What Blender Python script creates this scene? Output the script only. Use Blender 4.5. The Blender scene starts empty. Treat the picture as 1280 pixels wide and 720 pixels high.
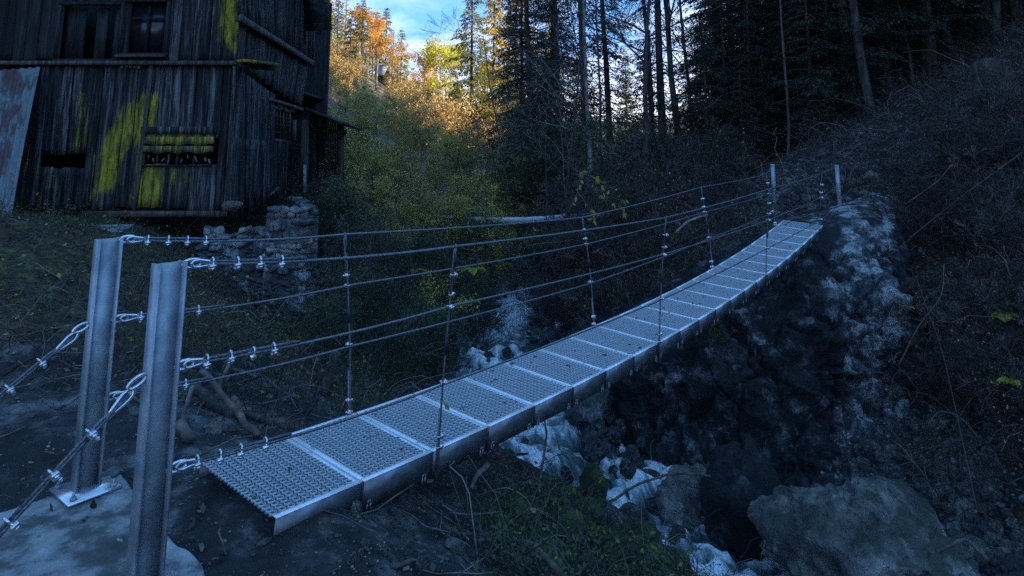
import bpy, math
import numpy as np
from mathutils import Matrix, Vector
PI = math.pi
rng = np.random.default_rng(7)
scene = bpy.context.scene
COL = scene.collection

# ------------------------------------------------------------------ camera model (also used to measure the place)
F, PP, TH, H = 800., 76., .154, 1.65
cT, sT = math.cos(TH), math.sin(TH)
def ray(px, py):
    u = (px-640)/F; v = -(py-PP)/F
    return np.array([u, cT-v*sT, sT+v*cT])
def atY(px, py, Y):
    r = ray(px, py); r = r/r[1]*Y
    return np.array([r[0], r[1], r[2]+H])
def atZ(px, py, Z):
    r = ray(px, py); t = (Z-H)/r[2]
    return np.array([r[0]*t, r[1]*t, Z])
def zfor(x, y, py):                     # height at which the vertical through x, y meets image row py
    v = -(py-PP)/F
    return H + y*(sT+v*cT)/(cT-v*sT)

# ------------------------------------------------------------------ noise
def _hash(ix, iy, iz, seed):
    h = (ix*374761393 + iy*668265263 + iz*2147483647 + seed*974634777) & 0xffffffff
    h = ((h ^ (h >> 13))*1274126177) & 0xffffffff
    h = (h ^ (h >> 16)) & 0xffffffff
    return h/4294967295.0
def vnoise(P, seed=0):
    P = np.asarray(P, float); i = np.floor(P).astype(np.int64); f = P-i
    u = f*f*f*(f*(f*6-15)+10)
    r = 0
    for dx in (0, 1):
        wx = u[..., 0] if dx else 1-u[..., 0]
        for dy in (0, 1):
            wy = u[..., 1] if dy else 1-u[..., 1]
            for dz in (0, 1):
                wz = u[..., 2] if dz else 1-u[..., 2]
                r = r + wx*wy*wz*_hash(i[..., 0]+dx, i[..., 1]+dy, i[..., 2]+dz, seed)
    return r*2-1
def fbm(P, oct=4, seed=0, ridged=False):
    P = np.asarray(P, float); a = 1.; s = 0.; t = 0.
    for o in range(oct):
        n = vnoise(P*(2.03**o)+o*17.3, seed+o)
        if ridged: n = 1-2*np.abs(n)
        s = s+a*n; t += a; a *= .5
    return s/t

def worley(P, lo, hi, n, seed, warp_=.25, ws=1.):
    # random blocks: every point belongs to its nearest seed, each block is pushed out and tilted on its own
    r = np.random.default_rng(seed); S = r.uniform(lo, hi, (n, 3)); off = r.uniform(-1, 1, n); tl = r.normal(size=(n, 3))
    Q = P.reshape(-1, 3); W = Q+np.stack([fbm(Q*ws+i*9.1, 3, seed+i) for i in range(3)], 1)*warp_; k = np.empty(len(Q), int)
    for i in range(0, len(Q), 8000): k[i:i+8000] = ((W[i:i+8000, None]-S)**2).sum(2).argmin(1)
    return off[k].reshape(P.shape[:-1]), ((Q-S[k])*tl[k]).sum(1).reshape(P.shape[:-1])
# ------------------------------------------------------------------ materials
def newmat(name):
    m = bpy.data.materials.new(name); m.use_nodes = True
    nt = m.node_tree; nt.nodes.clear()
    out = nt.nodes.new('ShaderNodeOutputMaterial')
    b = nt.nodes.new('ShaderNodeBsdfPrincipled')
    nt.links.new(b.outputs[0], out.inputs[0])
    return m, nt, b, out
def node(nt, t, **kw):
    n = nt.nodes.new(t)
    for k, v in kw.items():
        if k.startswith('i_'):
            k2 = k[2:]; n.inputs[int(k2) if k2.isdigit() else k2].default_value = v
        else: setattr(n, k, v)
    return n
def ramp(nt, fac, stops, interp='LINEAR'):
    r = nt.nodes.new('ShaderNodeValToRGB'); r.color_ramp.interpolation = interp
    e = r.color_ramp.elements
    while len(e) > 1: e.remove(e[-1])
    for i, (p, c) in enumerate(stops):
        x = e[0] if i == 0 else e.new(p)
        x.position = p; x.color = (*c, 1) if len(c) == 3 else c
    nt.links.new(fac, r.inputs[0])
    return r.outputs[0]
def tight(stops, k=.6): return [(.5+(q-.5)*k, c) for q, c in stops]
def noise_tex(nt, scale, detail=6, rough=.6, vec=None, mapping=None, coord='Object'):
    tc = node(nt, 'ShaderNodeTexCoord'); n = node(nt, 'ShaderNodeTexNoise')
    n.inputs['Scale'].default_value = scale; n.inputs['Detail'].default_value = detail; n.inputs['Roughness'].default_value = rough
    src = tc.outputs[coord] if vec is None else vec
    if mapping:
        mp = node(nt, 'ShaderNodeMapping'); mp.inputs['Scale'].default_value = mapping
        nt.links.new(src, mp.inputs[0]); src = mp.outputs[0]
    nt.links.new(src, n.inputs['Vector'])
    return n.outputs[0]
def mix(nt, fac, a, b, blend='MIX'):
    m = node(nt, 'ShaderNodeMix', data_type='RGBA', blend_type=blend)
    for sock, v in ((m.inputs[0], fac), (m.inputs[6], a), (m.inputs[7], b)):
        if isinstance(v, bpy.types.NodeSocket): nt.links.new(v, sock)
        elif isinstance(v, (int, float)): sock.default_value = v
        else: sock.default_value = (*v, 1)
    return m.outputs[2]
def bump(nt, b, h, strength=.5, dist=.02):
    n = node(nt, 'ShaderNodeBump'); n.inputs['Strength'].default_value = strength; n.inputs['Distance'].default_value = dist
    nt.links.new(h, n.inputs['Height']); nt.links.new(n.outputs[0], b.inputs['Normal'])
def attr(nt, name):
    a = node(nt, 'ShaderNodeAttribute'); a.attribute_name = name
    return a.outputs['Fac']

def m_noise(name, stops, scale, rough=.8, metal=0., mapping=None, bs=.4, bd=.01, bscale=None, spec=.5, detail=7):
    m, nt, b, o = newmat(name)
    n = noise_tex(nt, scale, detail, .62, mapping=mapping)
    nt.links.new(ramp(nt, n, tight(stops)), b.inputs['Base Color'])
    b.inputs['Roughness'].default_value = rough; b.inputs['Metallic'].default_value = metal
    b.inputs['Specular IOR Level'].default_value = spec
    if bs:
        bump(nt, b, noise_tex(nt, bscale or scale*4, 6, .65, mapping=mapping), bs, bd)
    return m
def m_leaf(name, cols, trans=.3, rough=.55, spread=1.):
    m, nt, b, out = newmat(name)
    g = node(nt, 'ShaderNodeNewGeometry')
    k = len(cols); stops = [(i/(max(k-1, 1)), c) for i, c in enumerate(cols)]
    n2 = noise_tex(nt, .9, 2, .5, coord='Object')
    mm = node(nt, 'ShaderNodeMath', operation='MULTIPLY_ADD'); mm.inputs[1].default_value = .62; 
    nt.links.new(g.outputs['Random Per Island'], mm.inputs[0])
    m3 = node(nt, 'ShaderNodeMath', operation='MULTIPLY_ADD'); m3.inputs[1].default_value = .9; m3.inputs[2].default_value = -.26
    nt.links.new(n2, m3.inputs[0]); nt.links.new(m3.outputs[0], mm.inputs[2])
    c = ramp(nt, mm.outputs[0], stops)
    oi = node(nt, 'ShaderNodeObjectInfo'); hs = node(nt, 'ShaderNodeHueSaturation')
    mr = node(nt, 'ShaderNodeMapRange'); mr.inputs['To Min'].default_value = .7; mr.inputs['To Max'].default_value = 1.35
    nt.links.new(oi.outputs['Random'], mr.inputs[0]); nt.links.new(mr.outputs[0], hs.inputs['Value']); nt.links.new(c, hs.inputs['Color'])
    c = hs.outputs[0]
    nt.links.new(c, b.inputs['Base Color']); b.inputs['Roughness'].default_value = rough
    b.inputs['Specular IOR Level'].default_value = .3
    if trans:
        t = node(nt, 'ShaderNodeBsdfTranslucent'); nt.links.new(c, t.inputs[0])
        ms = node(nt, 'ShaderNodeMixShader'); ms.inputs[0].default_value = trans
        nt.links.new(b.outputs[0], ms.inputs[1]); nt.links.new(t.outputs[0], ms.inputs[2]); nt.links.new(ms.outputs[0], out.inputs[0])
    return m

M = {}
M['galv'] = m_noise('galvanised steel', [(.3, (.22, .235, .26)), (.5, (.31, .325, .35)), (.7, (.40, .415, .44))], 9, .5, .45, bs=0)
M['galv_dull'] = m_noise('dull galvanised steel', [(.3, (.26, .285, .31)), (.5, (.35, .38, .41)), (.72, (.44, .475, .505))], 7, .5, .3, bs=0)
M['grate'] = m_noise('galvanised grating', [(.3, (.22, .235, .25)), (.6, (.42, .44, .47))], 12, .34, .85, bs=0)
def m_grate():
    m, nt, b, o = newmat('pressed grating'); c = ramp(nt, noise_tex(nt, 14, 4, .6), [(.4, (.055, .06, .066)), (.6, (.12, .125, .135))])
    c = mix(nt, attr(nt, 'rim'), c, (.78, .80, .82)); nt.links.new(c, b.inputs['Base Color']); b.inputs['Metallic'].default_value = .55; b.inputs['Roughness'].default_value = .42
    return m
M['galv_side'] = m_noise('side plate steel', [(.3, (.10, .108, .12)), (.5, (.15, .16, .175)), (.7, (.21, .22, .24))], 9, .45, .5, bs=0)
M['grate'] = m_grate()
M['zinc_bright'] = m_noise('bright zinc', [(.3, (.6, .61, .63)), (.7, (.82, .83, .85))], 20, .28, .8, bs=0)
M['zinc_plate'] = m_noise('smooth zinc plate', [(.3, (.80, .81, .82)), (.7, (.92, .93, .94))], 20, .45, .3, bs=0)
M['leaf_bright'] = m_leaf('bright yellow leaves', [(.25, .25, .03), (.42, .40, .05), (.55, .48, .08)], .3)
M['twig_pale'] = m_leaf('pale dry canes', [(.10, .085, .075), (.20, .17, .15), (.36, .32, .28)], 0, .8)
M['rope'] = m_noise('steel wire rope', [(.35, (.10, .105, .115)), (.65, (.22, .23, .25))], 120, .5, .6, mapping=(1, 1, 1), bs=.6, bd=.002, bscale=300)
M['strap_dark'] = m_noise('dark rubber sleeve', [(.3, (.012, .013, .016)), (.7, (.03, .03, .035))], 30, .6, 0, bs=0)
M['orange'] = m_noise('orange plastic', [(.3, (.5, .1, .03)), (.7, (.65, .16, .05))], 30, .6, 0, bs=0)
M['concrete'] = m_noise('rough concrete', [(.25, (.05, .048, .045)), (.42, (.10, .098, .092)), (.53, (.24, .237, .225)), (.75, (.40, .395, .38))], 3.4, .85, 0, bs=.7, bd=.02, bscale=14, detail=9)
M['bark'] = m_noise('dark bark', [(.3, (.018, .015, .013)), (.55, (.05, .042, .036)), (.75, (.10, .09, .08))], 5, .9, 0, mapping=(3, 3, .6), bs=.8, bd=.02)
M['bark_pale'] = m_noise('pale grey bark', [(.3, (.07, .065, .06)), (.5, (.17, .16, .15)), (.7, (.30, .29, .27))], 3, .85, 0, mapping=(2, 2, 1.2), bs=.5, bd=.01)
M['twig'] = m_noise('bare twigs', [(.3, (.06, .052, .046)), (.6, (.16, .135, .12)), (.8, (.28, .25, .22))], 1.4, .85, 0, bs=0)
M['twig'] = m_leaf('bare twigs', [(.02, .016, .014), (.045, .036, .032), (.10, .08, .07), (.30, .27, .24)], 0, .8)
M['deadwood'] = m_noise('weathered dead wood', [(.3, (.04, .03, .026)), (.55, (.12, .085, .068)), (.75, (.20, .165, .145))], 6, .85, 0, mapping=(1, 1, 1), bs=.6, bd=.01)
M['pipe'] = m_noise('weathered pale pipe', [(.3, (.3, .33, .36)), (.6, (.55, .58, .62))], 2.5, .5, .2, bs=.1)
M['metal_sheet'] = None
M['spruce'] = m_leaf('spruce needles', [(.006, .014, .010), (.022, .044, .028), (.055, .09, .05)], .12, .6)
M['spruce_mid'] = m_leaf('yellowish spruce needles', [(.10, .12, .025), (.22, .22, .045), (.38, .34, .07)], .2)
M['larch'] = m_leaf('golden larch needles', [(.30, .24, .06), (.55, .42, .10), (.68, .54, .14)], .3)
M['leaf_orange'] = m_leaf('orange autumn leaves', [(.42, .17, .035), (.62, .30, .05), (.70, .46, .09)], .35)
M['leaf_yellow'] = m_leaf('yellow autumn leaves', [(.30, .30, .035), (.46, .44, .05), (.58, .50, .07)], .35)
M['leaf_russet'] = m_leaf('russet brush leaves', [(.30, .19, .07), (.54, .36, .12), (.70, .52, .18)], .3)
M['leaf_olive'] = m_leaf('olive willow leaves', [(.14, .13, .04), (.42, .36, .09), (.78, .62, .16)], .35)
M['leaf_dark'] = m_leaf('dark green shrub leaves', [(.02, .036, .02), (.055, .085, .04), (.12, .15, .06)], .25)
M['leaf_lime'] = m_leaf('lime green leaves', [(.08, .09, .02), (.17, .17, .035), (.30, .27, .055)], .3)
M['fern'] = m_leaf('fern fronds', [(.03, .07, .015), (.07, .13, .03), (.13, .20, .05)], .3)
M['litter'] = m_leaf('fallen leaves', [(.02, .014, .011), (.05, .032, .024), (.14, .09, .06), (.55, .46, .30)], .1)
M['grass'] = m_leaf('dull autumn grass', [(.035, .03, .013), (.08, .066, .03), (.16, .13, .06)], .2)
M['moss'] = m_noise('moss', [(.3, (.01, .016, .005)), (.5, (.028, .042, .01)), (.7, (.06, .08, .016))], 8, .95, 0, bs=.8, bd=.03, bscale=40)

# rocks
def m_rock(name, stops, dark, scale=1.2, mossy=.0, wet=.35):
    m, nt, b, o = newmat(name)
    n = noise_tex(nt, scale, 9, .65)
    c = ramp(nt, n, tight(stops, .55))
    n2 = noise_tex(nt, scale*1.3, 8, .62, mapping=(1.3, 1.3, .7))
    f = ramp(nt, n2, [(.49, (0, 0, 0)), (.55, (.85,)*3)])
    c = mix(nt, f, c, dark)
    if mossy:
        g = node(nt, 'ShaderNodeNewGeometry'); sx = node(nt, 'ShaderNodeSeparateXYZ'); nt.links.new(g.outputs['Normal'], sx.inputs[0])
        mu = node(nt, 'ShaderNodeMath', operation='MULTIPLY'); nt.links.new(sx.outputs[2], mu.inputs[0])
        nt.links.new(noise_tex(nt, 2.2, 6, .7), mu.inputs[1])
        mf = ramp(nt, mu.outputs[0], [(.36, (0, 0, 0)), (.36+.12, (mossy,)*3)])
        c = mix(nt, mf, c, (.03, .05, .012))
    nt.links.new(c, b.inputs['Base Color']); b.inputs['Roughness'].default_value = wet+.25
    b.inputs['Specular IOR Level'].default_value = .45
    nrm_ = 1
    crk = noise_tex(nt, scale*1.6, 8, .75, mapping=(1, 1, 2.2)); cm_ = ramp(nt, crk, [(.485, (1, 1, 1)), (.5, (.25,)*3), (.515, (1, 1, 1))])
    c2 = mix(nt, 1., c, cm_, 'MULTIPLY'); nt.links.new(c2, b.inputs['Base Color'])
    bump(nt, b, noise_tex(nt, scale*3.5, 8, .66), 1., .16)
    return m
M['rock'] = m_rock('grey rock', [(.3, (.038, .036, .036)), (.5, (.13, .125, .12)), (.68, (.36, .345, .33))], (.035, .036, .038), 1.6, .5)
M['rock_pale'] = m_rock('pale boulder rock', [(.3, (.08, .072, .066)), (.5, (.25, .225, .20)), (.7, (.52, .47, .42))], (.08, .074, .07), 1.3, .5)
M['rock_wall'] = m_rock('wall stone', [(.3, (.07, .072, .075)), (.5, (.25, .255, .255)), (.68, (.5, .5, .49))], (.08, .085, .085), 2.2, .5, .5)

def m_cliff():
    m, nt, b, o = newmat('dark wet cliff rock')
    n = noise_tex(nt, 2.4, 10, .68)
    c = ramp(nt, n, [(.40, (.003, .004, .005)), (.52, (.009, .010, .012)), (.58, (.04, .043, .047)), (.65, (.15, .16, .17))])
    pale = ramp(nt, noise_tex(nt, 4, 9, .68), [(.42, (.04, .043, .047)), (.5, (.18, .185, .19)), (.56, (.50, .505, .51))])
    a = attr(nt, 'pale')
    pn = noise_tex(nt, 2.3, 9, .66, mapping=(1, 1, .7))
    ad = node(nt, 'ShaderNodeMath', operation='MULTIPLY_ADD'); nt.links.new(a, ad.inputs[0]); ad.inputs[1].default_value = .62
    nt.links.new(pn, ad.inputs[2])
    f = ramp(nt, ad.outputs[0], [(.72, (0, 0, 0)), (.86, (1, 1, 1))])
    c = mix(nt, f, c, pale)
    mo = ramp(nt, noise_tex(nt, 1.7, 7, .7), [(.56, (0, 0, 0)), (.66, (.7,)*3)])
    c = mix(nt, mo, c, (.022, .034, .012))
    nt.links.new(c, b.inputs['Base Color']); b.inputs['Roughness'].default_value = .68
    bump(nt, b, noise_tex(nt, 5, 9, .68), 1., .2)
    return m
M['cliff'] = m_cliff()

def m_ground():
    m, nt, b, o = newmat('forest ground')
    mud = ramp(nt, noise_tex(nt, 3.2, 10, .7), tight([(.3, (.010, .010, .012)), (.5, (.035, .035, .037)), (.6, (.10, .098, .098)), (.75, (.30, .295, .29))], .6))
    soil = ramp(nt, noise_tex(nt, 7, 9, .7), tight([(.3, (.014, .011, .009)), (.5, (.046, .022, .011)), (.64, (.15, .076, .036)), (.78, (.36, .23, .13))], .6))
    green = ramp(nt, noise_tex(nt, 9, 8, .7), tight([(.3, (.018, .018, .008)), (.52, (.066, .052, .018)), (.66, (.17, .14, .04))], .6))
    sn = noise_tex(nt, 1.1, 6, .65)
    def msk(a, lo, hi):
        ad = node(nt, 'ShaderNodeMath', operation='MULTIPLY_ADD'); nt.links.new(attr(nt, a), ad.inputs[0]); ad.inputs[1].default_value = 1.
        s = node(nt, 'ShaderNodeMath', operation='SUBTRACT'); nt.links.new(sn, s.inputs[0]); s.inputs[1].default_value = .5
        nt.links.new(s.outputs[0], ad.inputs[2])
        return ramp(nt, ad.outputs[0], [(lo, (0, 0, 0)), (hi, (1, 1, 1))])
    c = mix(nt, msk('mud', .4, .55), soil, mud)
    c = mix(nt, msk('green', .42, .6), c, green)
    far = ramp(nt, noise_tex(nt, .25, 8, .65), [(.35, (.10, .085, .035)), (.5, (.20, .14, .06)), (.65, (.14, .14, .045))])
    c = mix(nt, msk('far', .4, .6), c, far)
    nt.links.new(c, b.inputs['Base Color']); nt.links.new(ramp(nt, noise_tex(nt, 2.6, 6, .6), [(.42, (.42,)*3), (.58, (.85,)*3)]), b.inputs['Roughness'])
    b.inputs['Specular IOR Level'].default_value = .5
    bump(nt, b, noise_tex(nt, 6, 12, .78), 1., .12)
    return m
M['ground'] = m_ground()

def m_water():
    m, nt, b, o = newmat('rushing creek water')
    tc = node(nt, 'ShaderNodeTexCoord')
    a = attr(nt, 'foam')
    n = noise_tex(nt, 1., 6, .60, vec=tc.outputs['UV'], mapping=(10, 6.5, 1)); n.node.inputs['Distortion'].default_value = 1.6
    ad = node(nt, 'ShaderNodeMath', operation='MULTIPLY_ADD'); nt.links.new(a, ad.inputs[0]); ad.inputs[1].default_value = .40; nt.links.new(n, ad.inputs[2])
    f = ramp(nt, ad.outputs[0], [(.57, (0, 0, 0)), (.66, (.20,)*3), (.74, (.65,)*3), (.82, (1, 1, 1))])
    fine = ramp(nt, noise_tex(nt, 1., 8, .72, vec=tc.outputs['UV'], mapping=(60, 40, 1)), [(.38, (.34, .42, .46)), (.55, (.90, .92, .94))])
    c = mix(nt, f, (.045, .085, .09), fine)
    nt.links.new(c, b.inputs['Base Color'])
    r = ramp(nt, f, [(0, (.06,)*3), (1, (.5,)*3)])
    nt.links.new(r, b.inputs['Roughness'])
    bump(nt, b, n, .7, .12)
    return m
M['water'] = m_water()

def m_wood(name, cols, scale=1., paint=True):
    m, nt, b, o = newmat(name)
    g = node(nt, 'ShaderNodeNewGeometry')
    grain = noise_tex(nt, 1.6*scale, 8, .7, mapping=(14, 14, .7))
    c = ramp(nt, grain, tight(cols, .7))
    hs = node(nt, 'ShaderNodeHueSaturation'); mr = node(nt, 'ShaderNodeMapRange'); mr.inputs['To Min'].default_value = .45; mr.inputs['To Max'].default_value = 1.7
    nt.links.new(g.outputs['Random Per Island'], mr.inputs[0]); nt.links.new(mr.outputs[0], hs.inputs['Value']); nt.links.new(c, hs.inputs['Color'])
    c = hs.outputs[0]
    if paint:
        a = attr(nt, 'paint')
        st = noise_tex(nt, 1.2, 9, .78, mapping=(20, 20, 1.3))
        ad = node(nt, 'ShaderNodeMath', operation='MULTIPLY_ADD'); nt.links.new(a, ad.inputs[0]); ad.inputs[1].default_value = .5; nt.links.new(st, ad.inputs[2])
        f = ramp(nt, ad.outputs[0], [(.84, (0, 0, 0)), (.96, (.85,)*3)])
        yel = ramp(nt, noise_tex(nt, 2.5, 6, .7, mapping=(4, 4, 1)), [(.4, (.10, .082, .012)), (.5, (.28, .235, .016)), (.6, (.46, .39, .03))])
        c = mix(nt, f, c, yel)
    nt.links.new(c, b.inputs['Base Color']); b.inputs['Roughness'].default_value = .8; b.inputs['Specular IOR Level'].default_value = .3
    bump(nt, b, grain, .7, .015)
    return m
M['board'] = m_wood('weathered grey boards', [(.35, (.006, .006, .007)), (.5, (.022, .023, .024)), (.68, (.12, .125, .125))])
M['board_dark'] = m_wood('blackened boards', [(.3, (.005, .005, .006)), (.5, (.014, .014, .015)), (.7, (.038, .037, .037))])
M['beam'] = m_wood('old beams', [(.3, (.02, .018, .016)), (.5, (.055, .05, .044)), (.7, (.12, .11, .10))])
M['roofing'] = m_noise('dark roofing', [(.3, (.02, .02, .022)), (.6, (.06, .062, .066)), (.8, (.14, .145, .15))], 4, .6, .2)
def m_sheet():
    m, nt, b, o = newmat('rusting corrugated sheet')
    n = noise_tex(nt, 1.5, 8, .7, mapping=(2.5, 2.5, .6))
    c = ramp(nt, n, [(.36, (.10, .14, .15)), (.46, (.15, .19, .20)), (.53, (.09, .075, .075)), (.62, (.085, .035, .03))])
    nt.links.new(c, b.inputs['Base Color']); b.inputs['Roughness'].default_value = .55; b.inputs['Metallic'].default_value = .25
    bump(nt, b, noise_tex(nt, 30, 5, .6), .3, .01)
    return m
M['metal_sheet'] = m_sheet()
M['slate'] = m_noise('pale blue metal roof', [(.3, (.25, .28, .33)), (.7, (.42, .45, .50))], 3, .45, .3, bs=0)
M['plank_pale'] = m_noise('pale weathered plank', [(.3, (.13, .14, .15)), (.55, (.24, .26, .28)), (.75, (.36, .38, .40))], 3, .75, 0, mapping=(1, 9, 9), bs=.5)

# ------------------------------------------------------------------ mesh builder
class MB:
    def __init__(s): s.v = []; s.q = []; s.t = []; s.n = 0; s.att = {}
    def add(s, v, q=None, t=None, **att):
        v = np.asarray(v, float).reshape(-1, 3)
        if q is not None and len(q): s.q.append(np.asarray(q, np.int64).reshape(-1, 4)+s.n)
        if t is not None and len(t): s.t.append(np.asarray(t, np.int64).reshape(-1, 3)+s.n)
        for k in set(att) | set(s.att):
            if k not in s.att: s.att[k] = [np.zeros(s.n)]
            s.att[k].append(np.broadcast_to(att.get(k, 0.), (len(v),)))
        s.v.append(v); s.n += len(v)
    def box(s, c, d, rot=None, segs=1, **att):
        # d = full sizes; rot = 3x3 matrix; segs along local z
        d = np.asarray(d, float)/2
        zs = np.linspace(-1, 1, segs+1)
        ring = np.array([(-1, -1), (1, -1), (1, 1), (-1, 1)])
        v = np.array([(a*d[0], b*d[1], z*d[2]) for z in zs for a, b in ring])
        if rot is not None: v = v@np.asarray(rot).T
        v = v+np.asarray(c)
        q = [(0, 3, 2, 1), (segs*4, segs*4+1, segs*4+2, segs*4+3)]
        for k in range(segs):
            for j in range(4):
                q.append((k*4+j, k*4+(j+1) % 4, k*4+4+(j+1) % 4, k*4+4+j))
        s.add(v, q, **att)
        return v
    def hexa(s, b, t, **att):           # b, t: 4 corners each, ccw
        v = np.array(list(b)+list(t)); s.add(v, [(0, 3, 2, 1), (4, 5, 6, 7)]+[(j, (j+1) % 4, 4+(j+1) % 4, 4+j) for j in range(4)], **att)
    def tubes(s, pts, rad, n=6, cap=True, **att):
        pts = np.asarray(pts, float)
        if pts.ndim == 2: pts = pts[None]
        N, K, _ = pts.shape
        rad = np.broadcast_to(np.asarray(rad, float), (N, K))
        T = np.gradient(pts, axis=1); T /= np.linalg.norm(T, axis=2, keepdims=True)+1e-12
        ref = np.where(np.abs(T[:, :1, 2:3]) > .8, np.array([1., 0, 0]), np.array([0, 0, 1.]))
        ref = np.broadcast_to(ref, T.shape)
        A = np.cross(T, ref); A /= np.linalg.norm(A, axis=2, keepdims=True)+1e-12
        B = np.cross(T, A)
        an = np.arange(n)*2*PI/n
        v = pts[:, :, None]+rad[:, :, None, None]*(A[:, :, None]*np.cos(an)[None, None, :, None]+B[:, :, None]*np.sin(an)[None, None, :, None])
        idx = np.arange(N*K*n).reshape(N, K, n)
        a = idx[:, :-1, :]; b_ = np.roll(a, -1, 2); c = np.roll(idx[:, 1:, :], -1, 2); d = idx[:, 1:, :]
        q = np.stack([a, d, c, b_], -1).reshape(-1, 4)
        t = []
        if cap and n > 3:
            e0 = idx[:, 0, :]; e1 = idx[:, -1, :]
            for j in range(1, n-1):
                t.append(np.stack([e0[:, 0], e0[:, j], e0[:, j+1]], -1)); t.append(np.stack([e1[:, 0], e1[:, j+1], e1[:, j]], -1))
            t = np.concatenate(t)
        s.add(v.reshape(-1, 3), q, t, **att)
    def leaves(s, pos, dirs, length, width, flat=None, **att):     # leaf-shaped quads
        pos = np.asarray(pos, float); N = len(pos)
        dirs = dirs/(np.linalg.norm(dirs, axis=1, keepdims=True)+1e-9)
        r = rng.normal(size=(N, 3)) if flat is None else np.broadcast_to(flat, (N, 3))+rng.normal(size=(N, 3))*.35
        side = np.cross(dirs, r); side /= np.linalg.norm(side, axis=1, keepdims=True)+1e-9
        L = np.broadcast_to(length, (N,))[:, None]; W = np.broadcast_to(width, (N,))[:, None]
        v = np.stack([pos, pos+dirs*L*.45+side*W*.5, pos+dirs*L, pos+dirs*L*.45-side*W*.5], 1)
        s.add(v.reshape(-1, 3), np.arange(N*4).reshape(N, 4), **att)
    def mesh(s, name, mat, smooth=False, uv=None):
        me = bpy.data.meshes.new(name)
        v = np.concatenate(s.v) if s.v else np.zeros((0, 3))
        q = np.concatenate(s.q) if s.q else np.zeros((0, 4), np.int64)
        t = np.concatenate(s.t) if s.t else np.zeros((0, 3), np.int64)
        me.vertices.add(len(v)); me.vertices.foreach_set('co', v.astype(np.float32).ravel())
        nl = q.size+t.size; me.loops.add(nl)
        me.loops.foreach_set('vertex_index', np.concatenate([q.ravel(), t.ravel()]).astype(np.int32))
        me.polygons.add(len(q)+len(t))
        st = np.concatenate([np.arange(len(q))*4, q.size+np.arange(len(t))*3]).astype(np.int32)
        me.polygons.foreach_set('loop_start', st)
        me.update(calc_edges=True); me.validate()
        if smooth: me.polygons.foreach_set('use_smooth', np.ones(len(me.polygons), bool))
        for k, a in s.att.items():
            al = me.attributes.new(k, 'FLOAT', 'POINT'); al.data.foreach_set('value', np.concatenate(a).astype(np.float32))
        if mat is not None: me.materials.append(mat)
        return me
    def build(s, name, mat, parent=None, loc=None, smooth=False, base=None):
        if base is not None: s.v = [v-np.asarray(base) for v in s.v]
        o = bpy.data.objects.new(name, s.mesh(name, mat, smooth)); COL.objects.link(o)
        if parent is not None: o.parent = parent
        if loc is not None: o.location = loc
        elif base is not None: o.location = base
        return o
def ob(name, me, parent=None, loc=None, rot=None, scale=None):
    o = bpy.data.objects.new(name, me); COL.objects.link(o)
    if parent is not None: o.parent = parent
    if loc is not None: o.location = loc
    if rot is not None: o.rotation_euler = rot
    if scale is not None: o.scale = scale if hasattr(scale, '__len__') else (scale,)*3
    return o
def tag(o, label=None, cat=None, group=None, kind=None):
    if label: o['label'] = label
    if cat: o['category'] = cat
    if group: o['group'] = group
    if kind: o['kind'] = kind
    return o
def empty(name, loc=(0, 0, 0), rz=0, **kw):
    o = bpy.data.objects.new(name, None); COL.objects.link(o); o.location = loc; o.rotation_euler = (0, 0, rz)
    o.empty_display_size = .2
    return o
def frame(x, z=None):                   # rotation with local z along x-vector given
    zz = np.asarray(x, float); zz = zz/np.linalg.norm(zz)
    r = np.array([0, 0, 1.]) if z is None else np.asarray(z, float)
    if abs(zz@r) > .98: r = np.array([1., 0, 0])
    a = np.cross(r, zz); a /= np.linalg.norm(a); b = np.cross(zz, a)
    return np.stack([a, b, zz], 1)

# ------------------------------------------------------------------ creek line and terrain
_c = [(1.5, 60, 3.4), (-1.2, 42, 1.2), (-.8, 30, -.2), (.3, 22, -1.2)]
_c += [tuple(atZ(651, 370, -1.7)), tuple(atZ(628, 415, -1.85)), tuple(atZ(624, 445, -1.92)), tuple(atZ(655, 490, -2.02)), tuple(atZ(695, 550, -2.2)),
       tuple(atZ(768, 612, -2.4)), (1.75, 8.0, -2.52), (2.35, 7.5, -2.66), (2.95, 6.6, -2.82), (3.4, 5.5, -3.0), (3.8, 3.8, -3.2), (3.9, 0, -3.5), (4.2, -10, -4.5), (3, -40, -8)]
_c = np.array(_c)
def resample(P, step):
    P = np.asarray(P, float); out = []
    Q = np.vstack([2*P[0]-P[1], P, 2*P[-1]-P[-2]])
    for i in range(1, len(Q)-2):
        n = max(2, int(np.linalg.norm(Q[i+1]-Q[i])/step)); t = np.linspace(0, 1, n, endpoint=False)[:, None]
        out.append(.5*(2*Q[i]+(Q[i+1]-Q[i-1])*t+(2*Q[i-1]-5*Q[i]+4*Q[i+1]-Q[i+2])*t**2+(-Q[i-1]+3*Q[i]-3*Q[i+1]+Q[i+2])*t**3))
    out.append(P[-1:]); return np.vstack(out)
CRK = resample(_c, .25)

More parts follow.
